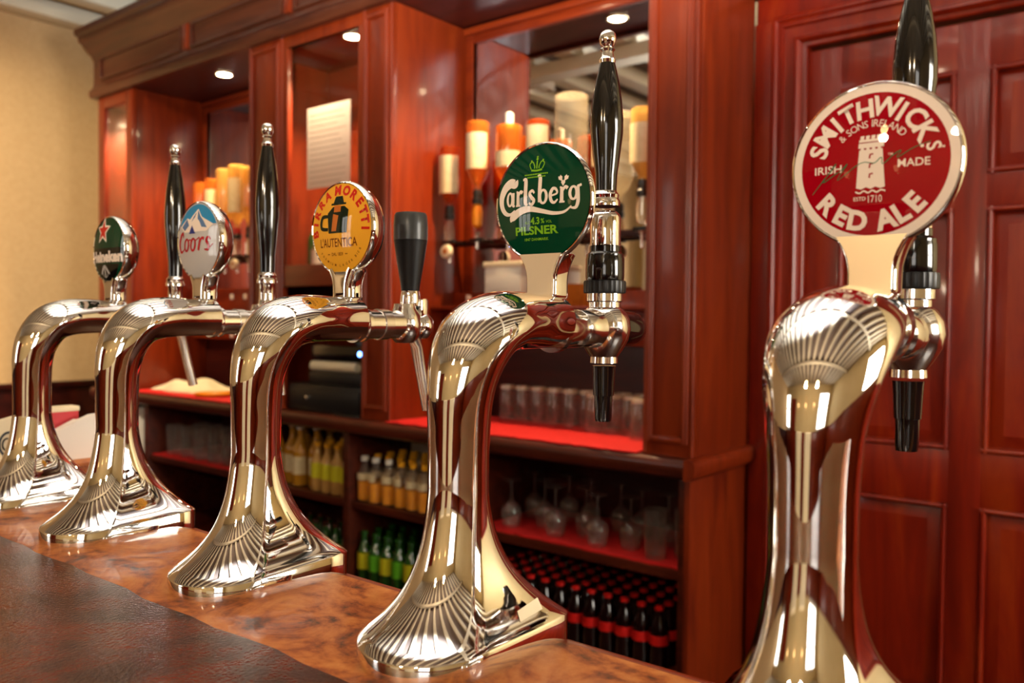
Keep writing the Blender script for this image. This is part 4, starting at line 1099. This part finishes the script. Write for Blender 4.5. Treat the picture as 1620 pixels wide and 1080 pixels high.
TAPS = [
    (-.152, 1.377, .0505, 'tall chrome beer tap with red and white badge, nearest the wooden door'),
    (-.405, 1.374, .0480, 'tall chrome beer tap with green badge and white script'),
    (-.651, 1.368, .0460, 'chrome beer tap with yellow badge and short black handle'),
    (-.908, 1.369, .0462, 'chrome beer tap with blue and silver mountain badge'),
    (-1.127, 1.368, .0445, 'chrome beer tap with dark green badge and red star, farthest along the counter'),
]
roots = []
for i, (xc, zc, R, lab) in enumerate(TAPS):
    t = thing('beer_tap', lab, 'beer tap', (xc, .43, ZT), 'chrome beer taps in a row on the counter'); roots.append(t)
    col = MB()
    c = font_column(t)
    # column geometry is built about x = 0, y in world metres
    for vtx in c.data.vertices: vtx.co = (vtx.co.x+xc, vtx.co.y, vtx.co.z)
    stem(t, xc, zc, R, M['gold'] if i < 2 else None)
    b = badge_pod(t, xc, zc, R, .0022 if i else .0018, .013 if i < 2 else .025)
    fy = .542; rim = .0022 if i else .0018
    F = Face(xc, fy, zc, R-rim, .0045)
    rmm = (R-rim)*1000
    A = Art
    if i == 0:
        F.put('face', A().ring(43.2, rmm), M['print_white'], b, 0); F.put('red_disc', A().disc(43.4), M['print_red'], b, .00005)
        F.put('lettering', A().arc_text('SMITHWICK', 11, 34.2, [162, 145, 129, 115, 98, 77, 60.5, 45.5, 27.5], .032, .97, jag=.4).arc_text('S', 7.5, 35.2, [11.5], .02)
              .arc_text('& SONS IRELAND', 4.3, 24.4, spread_angles('& SONS IRELAND', 136, 44), .0, .9)
              .text('IRISH', 4.6, -26, -1.5, .012, width=17).text('MADE', 4.6, 24, -1.5, .012, width=17.5)
              .arc_text('RED', 11, 35, [222, 240, 257], .045, inward=True).arc_text('ALE', 11, 35, [284, 299.5, 315], .045, inward=True)
              .text('ESTD', 2.2, -6.5, -21, .01).text('1710', 4.2, 2.5, -21.5, .0, width=8).text('TM', 1.4, 11, 4.5, .005).text('TM', 1.4, 38.8, 6.2, .005).disc(1.0, 28.3, 7.6, 14, 1), M['print_white'], b, .0002)
        tw = A()
        for xx in (-5.6, -2.4, .8, 4.0): tw.poly([(xx-1.0, 14.6), (xx+1.2, 14.6), (xx+1.4, 17.2), (xx-.8, 17.0)])
        tw.poly([(-7.2, 13.2), (6.9, 13.2), (6.9, 14.8), (-7.2, 14.8)]).poly([(-7.6, 9.6), (7.3, 9.6), (7.2, 12.6), (-7.4, 12.6)])
        for xx in (-5.2, -1.9, 1.4, 4.7): tw.poly([(xx-1.1, 8.4), (xx+1.1, 8.4), (xx+.8, 9.7), (xx-.8, 9.7)])
        tw.poly([(-7.0, 8.5), (6.6, 8.5), (8.2, -14.6), (5.6, -15.4), (2.8, -14.2), (0, -15.4), (-2.8, -14.2), (-5.6, -15.4), (-8.6, -14.4)])
        tw.stroke([(-9, -16.6, .9), (-6.5, -17.6, .9), (-4, -16.4, .9), (-1.5, -17.6, .9), (1, -16.4, .9), (3.5, -17.6, .9), (6, -16.4, .9), (8.5, -17.2, .9)])
        F.put('tower_emblem', tw, M['print_white'], b, .0002)
        wn = A()
        for zz_ in (5.2, -.6, -6.6): wn.stroke([(-.8, zz_-2.2, 1.0), (-.5, zz_+.2, 1.0), (1.3, zz_+.4, 1.0)], smooth=False)
        F.put('tower_windows', wn, M['print_red'], b, .0004)
        sg = A().stroke([(-36, -16, .3), (-30, -9, .5), (-23, -1, .6), (-21, 2, .5), (-25, -3, .4), (-29, -9, .4), (-22, -5, .5), (-17, -2, .5), (-14, 1, .5), (-20, -8, .4), (-16, -6, .4), (-9, -1, .5), (-4, 1, .4), (2, 0, .5), (6, 3, .5), (7, -1, .4), (13, 4, .6), (17, 6, .5), (15, 2, .4), (24, 7, .5), (33, 10, .3)])
        F.put('signature', sg, M['print_teal'], b, .00045)
    elif i == 1:
        F.put('face', A().disc(rmm), M['print_green'], b, 0)
        a = A(1.18)
        a.stroke([(-22.5, 19.5, .6), (-24.8, 16, 5.5), (-30, 17.2, 6.5), (-36.5, 13.5, 6), (-40.5, 6, 5), (-39.8, -1.5, 4), (-35.8, -6.8, 3.2), (-30.2, -8.2, 2), (-25, -5.2, 1)])
        a.oval(-30.6, 4, 2.7, 5.2, 2.1).stroke([(-26.9, 9.2, 2.4), (-27, 2, 2.7), (-26.7, -1.2, 2.2), (-25, -1.6, 1.2)])
        a.stroke([(-23.2, 9.6, 1.4), (-21.5, 9, 2.6), (-21.4, 0, 2.8), (-21.4, -2, 2.8)], smooth=False).stroke([(-23.6, -1.8, 1.2), (-18.8, -1.8, 1.2)], smooth=False).stroke([(-21, 6, 1.4), (-18.8, 9.3, 2.1), (-16.6, 8.2, 2.4)])
        a.stroke([(-16.5, 18.6, 1.2), (-13.6, 18, 3), (-13.4, 8, 3.1), (-13.2, 0, 3.1), (-11, -1.8, 1.3)])
        a.stroke([(-4.2, 7, 1.4), (-6.3, 9.2, 1.9), (-9, 7.2, 2.3), (-7.2, 4, 2.6), (-4.6, 1.2, 2.5), (-6.6, -1.9, 2), (-9.6, -.4, 1.4)])
        a.stroke([(-1.6, 20.2, 1.1), (1.1, 19.4, 2.8), (1.1, 8, 2.9), (1.1, -.6, 2.6)]).oval(4.6, 3.6, 3.2, 5.2, 2.3)
        a.stroke([(11.6, 3.6, 1.3), (17.6, 5.2, 1.3), (16.6, 8.6, 1.8), (13.6, 9, 2.2), (11.4, 4.5, 2.5), (12.6, -.4, 2.3), (15.4, -1.8, 1.7), (18.4, .6, 1)])
        a.stroke([(20.2, 9.8, 1.3), (22, 9.2, 2.5), (22, 0, 2.7), (22, -2, 2.7)], smooth=False).stroke([(19.8, -1.8, 1.2), (24.6, -1.8, 1.2)], smooth=False).stroke([(22.4, 6.4, 1.4), (25, 9.8, 2), (27.2, 8.4, 2.3)])
        a.oval(32.2, 4.6, 3, 4.9, 2.2).stroke([(36.2, 9.8, 1.8), (36.2, 3, 2.5), (36.2, -2.4, 2.5), (34.2, -6.8, 2.1), (29.8, -6.6, 1)]).stroke([(35.6, 9.4, 1.8), (39, 10.6, 1.6)], smooth=False)
        a.stroke([(-30, -14.4, .8), (-27.4, -11, 5.2), (-19, -6.6, 5.2), (-9, -5.2, 4), (3, -7.6, 3), (14, -10, 2.4), (24, -9.6, 1.7), (30.6, -5.4, .9)])
        for dx, dy, rt in ((-2.4, 1.6, .55), (2.4, 1.6, -.55), (0, -2, 0)):
            q = [(0, -2.6), (1.9, .4), (1.1, 2.6), (0, 1.8), (-1.1, 2.6), (-1.9, .4)]
            a.poly([(23+dx+p_[0]*math.cos(rt)-p_[1]*math.sin(rt), 15+dy+p_[0]*math.sin(rt)+p_[1]*math.cos(rt)) for p_ in q])
        F.put('lettering', a, M['print_white'], b, .0002)
        a = A().text('PILSNER', 6.2, -3, -22.5, .03, width=43).text('4.3', 5.2, -3.5, -15, .03, width=9).text('%', 3.6, 4, -15.4, .02).text('ALC', 2, -11.5, -16.2, .01).text('VOL', 2, 10, -16.2, .01)
        a.text('1847 DANMARK', 2.1, -3, -29.6, .015, width=24).text('DANISH BREWERY', 1.3, -3, 22, .008, width=24).text('SINCE LONG AGO', 1.2, -3, 19.8, .008, width=17) if False else a.text('1847 DANMARK', 2.1, -3, -29.6, .015, width=24)
        for z_, w_ in ((22.2, 12), (20, 9.2)):
            x_ = -w_
            while x_ < w_-1: a.poly([(x_-3, z_-.55), (x_-1.8, z_-.55), (x_-1.8, z_+.55), (x_-3, z_+.55)]); x_ += 1.7
        # crown
        a.stroke([(-8.4, 25.6, 1.5), (-3, 25, 1.5), (2.4, 25.6, 1.5)]).stroke([(-8.6, 26.4, .9), (-10.4, 30.6, .9), (-7.6, 32.4, .9), (-5.4, 29, .9), (-5.2, 26.8, .9)]).stroke([(2.6, 26.4, .9), (4.4, 30.6, .9), (1.6, 32.4, .9), (-.6, 29, .9), (-.8, 26.8, .9)])
        a.stroke([(-3, 26.6, 1.2), (-3, 33, 1.2)], smooth=False).disc(1.1, -3, 34.4, 14, 1).stroke([(-3, 34.6, .7), (-3, 37, .7)], smooth=False).stroke([(-4, 36.2, .6), (-2, 36.2, .6)], smooth=False).disc(.8, -8.8, 33.2, 10, 1).disc(.8, 2.8, 33.2, 10, 1)
        F.put('small_lettering', a, M['print_lime'], b, .0003)
    elif i == 2:
        F.put('face', A().disc(rmm), M['print_yellow'], b, 0)
        a = A().arc_text('BIRRA', 8.6, 37.2, [187, 172, 156, 138, 120], .05).arc_text('MORETTI', 8.6, 37.2, [95, 75, 56, 39, 24, 10, -3], .05)
        F.put('red_lettering', a, M['print_scarlet'], b, .0002)
        a = A().text("L'AUTENTICA", 8.2, -1, -14.2, .012, width=55).text('DAL 1859', 3, -2, -25.5, .012, width=17).stroke([(-17, -25.5, .7), (-13.5, -25.5, .7)], smooth=False).stroke([(9.5, -25.5, .7), (13, -25.5, .7)], smooth=False)
        a.arc_text('PREMIUM LAGER BIER', 2.4, 36.5, spread_angles('PREMIUM LAGER BIER', 222, 325), .008, inward=True)
        F.put('brown_lettering', a, M['print_brown'], b, .0002)
        # plain stand-in emblem: a dark tankard shape with a tan band
        a = A().poly([(-14, -5), (13, -5), (15, 17), (9, 21), (-8, 21), (-16, 15)]).stroke([(-15, 12, 3), (-25, 11, 4), (-26, 1, 4), (-15, -1, 3)]).poly([(-8, 24), (8, 24), (5, 31), (-5, 31)]).poly([(-11, 22.5), (11, 22.5), (11, 24.4), (-11, 24.4)])
        F.put('emblem', a, M['print_dark'], b, .0002)
        F.put('emblem_band', A().poly([(-9, -3), (-2, -3), (1, 12), (-7, 14)]).poly([(-6, 15.5), (4, 15.5), (4, 21.8), (-6, 21.8)]), M['print_orange'], b, .0004)
    elif i == 3:
        F.put('face', A().disc(rmm), M['print_silver'], b, 0)
        rr_ = rmm-1.5
        sky = [(rr_*math.cos(math.radians(d)), rr_*math.sin(math.radians(d))) for d in range(24, 157, 4)]
        nS = len(sky); low = [(p_[0], 18+.0*p_[0]) for p_ in sky]
        vs = []
        for k_ in range(5): vs += [(a_[0]+(b_[0]-a_[0])*k_/4, a_[1]+(b_[1]-a_[1])*k_/4) for a_, b_ in zip(sky, low)]
        F.put('sky', A().add(vs, [(k_*nS+j, (k_+1)*nS+j, (k_+1)*nS+j+1, k_*nS+j+1) for k_ in range(4) for j in range(nS-1)]), M['print_sky'], b, .0001)
        F.put('snow', A().poly([(-36, 17.5), (-20, 27), (-13, 25), (3, 37), (12, 27), (26, 21), (34, 17.5)]).poly([(-36, 17.6), (34, 17.6), (22, 10), (-24, 10)]), M['print_white'], b, .0002)
        F.put('peaks', A().poly([(3, 35.5), (10, 27), (16, 22), (23, 14), (13, 15), (8, 22), (4, 25)]).poly([(-20, 26), (-14, 18), (-24, 12), (-32, 17)]).poly([(1, 33), (-2, 27), (-9, 22), (-5, 28)]), M['print_peak'], b, .0003)
        F.put('small_peak', A().poly([(-13, 8), (-7, 18), (1, 8)]), M['print_navy'], b, .00035)
        a = A(1.35).stroke([(-27, 4, 1.4), (-28.5, 9.5, 2.4), (-34, 6, 3.4), (-37.5, -4, 3.4), (-34.5, -12.5, 2.6), (-27.5, -11, 1.2), (-23, -7, 1)])
        a.oval(-19, -5, 4.6, 7, 2.8, -.25).oval(-4, -5, 4.6, 7, 2.8, -.25).stroke([(-15, -1, 1.2), (-11, 1, 1.2), (-8, 0, 1.2)]).stroke([(0, -1, 1.2), (5, 1, 1.2), (10, 3, 1.6)])
        a.stroke([(11, 2, 2), (9.5, -4, 3), (7, -12, 3)]).stroke([(10, -4, 1.4), (14, 2, 2.2), (18.5, 1, 3)]).stroke([(30, 0, 1.4), (26, 3, 2), (22.5, -1, 2.8), (26, -6, 3), (25, -11.5, 2.4), (18.5, -11, 1.2)]).stroke([(27, -10, 1), (34, -5, 1)], smooth=False)
        F.put('script_lettering', a, M['print_crimson'], b, .0003)
    else:
        F.put('face', A().disc(rmm), M['print_green'], b, 0)
        hw = lambda z_: math.sqrt(max(0, (rmm-.6)**2-z_*z_))
        bz = [2-2.2*k_ for k_ in range(10)]
        vs = [(hw(z_)*u_, z_) for z_ in bz for u_ in (-1, -.6, -.2, .2, .6, 1)]
        F.put('black_band', A().add(vs, [(k_*6+j, (k_+1)*6+j, (k_+1)*6+j+1, k_*6+j+1) for k_ in range(9) for j in range(5)]), M['print_black'], b, .0001)
        F.put('lower_panel', A().poly([(-30, -19.5), (30, -19.5), (22, -34), (8, -41), (-8, -41), (-22, -34)]), M['print_black'], b, .0001)
        st = lambda r1, r2: [((r1 if k_ % 2 == 0 else r2)*math.cos(PI/2+k_*PI/5)-9, (r1 if k_ % 2 == 0 else r2)*math.sin(PI/2+k_*PI/5)+25) for k_ in range(10)]
        F.put('star_outline', A().poly(st(19.5, 9.2)), M['print_white'], b, .0002)
        F.put('red_star', A().poly(st(15, 6.3)), M['print_scarlet'], b, .00035)
        F.put('lettering', A().text('Heineken', 13, -2, -9.5, .055, width=82), M['print_white'], b, .0003)
        a = A()
        for rt in (-.9, 0, .9):
            a.stroke([(-5, -22, 1.2), (-5+10*math.sin(rt), -24-8*math.cos(rt), 3.4), (-5+15*math.sin(rt), -25-13*math.cos(rt), .8)])
        a.ring(7.2, 8.2, 30, -5, -29)
        F.put('hop_emblem', a, M['print_silver'], b, .0003)
    if i < 2:
        zh = stout_tap(t, xc)
        tall_handle(t, xc, zh, .122 if i else .126)
    elif i == 2:
        lever_tap(t, xc, True)
    else:
        zh = lever_tap(t, xc, False, .010 if i == 3 else .016)
        tall_handle(t, xc, zh, .168)

# small sticker on the foot flank of the green-badge tap
bpy.context.view_layer.update()
colo = [o for o in roots[1].children if o.name.startswith('column')][0]
inv = colo.matrix_world.inverted()
def on_surface(px, py):
    o_ = inv @ cam.matrix_world.translation; d_ = (inv.to_3x3() @ (cam.matrix_world.to_3x3() @ Vector(((px-810)/FPX, (540-py)/FPX, -1)))).normalized()
    ok, p_, n_, _ = colo.ray_cast(o_, d_)
    return colo.matrix_world @ (p_+n_*.0004) if ok else None
CQ = [(822.7, 984.3), (857.9, 963.2), (849.7, 944.9), (818, 966.7)]
g = [[on_surface(*[(CQ[0][k]*(1-i/6)+CQ[1][k]*i/6)*(1-j/4)+(CQ[3][k]*(1-i/6)+CQ[2][k]*i/6)*j/4 for k in (0, 1)]) for i in range(7)] for j in range(5)]
if all(p_ is not None for r_ in g for p_ in r_):
    MB().add([p_[:] for r_ in g for p_ in r_], [(j*7+i, j*7+i+1, (j+1)*7+i+1, (j+1)*7+i) for j in range(4) for i in range(6)]).build('sticker', M['cream'], roots[1], normals=False)
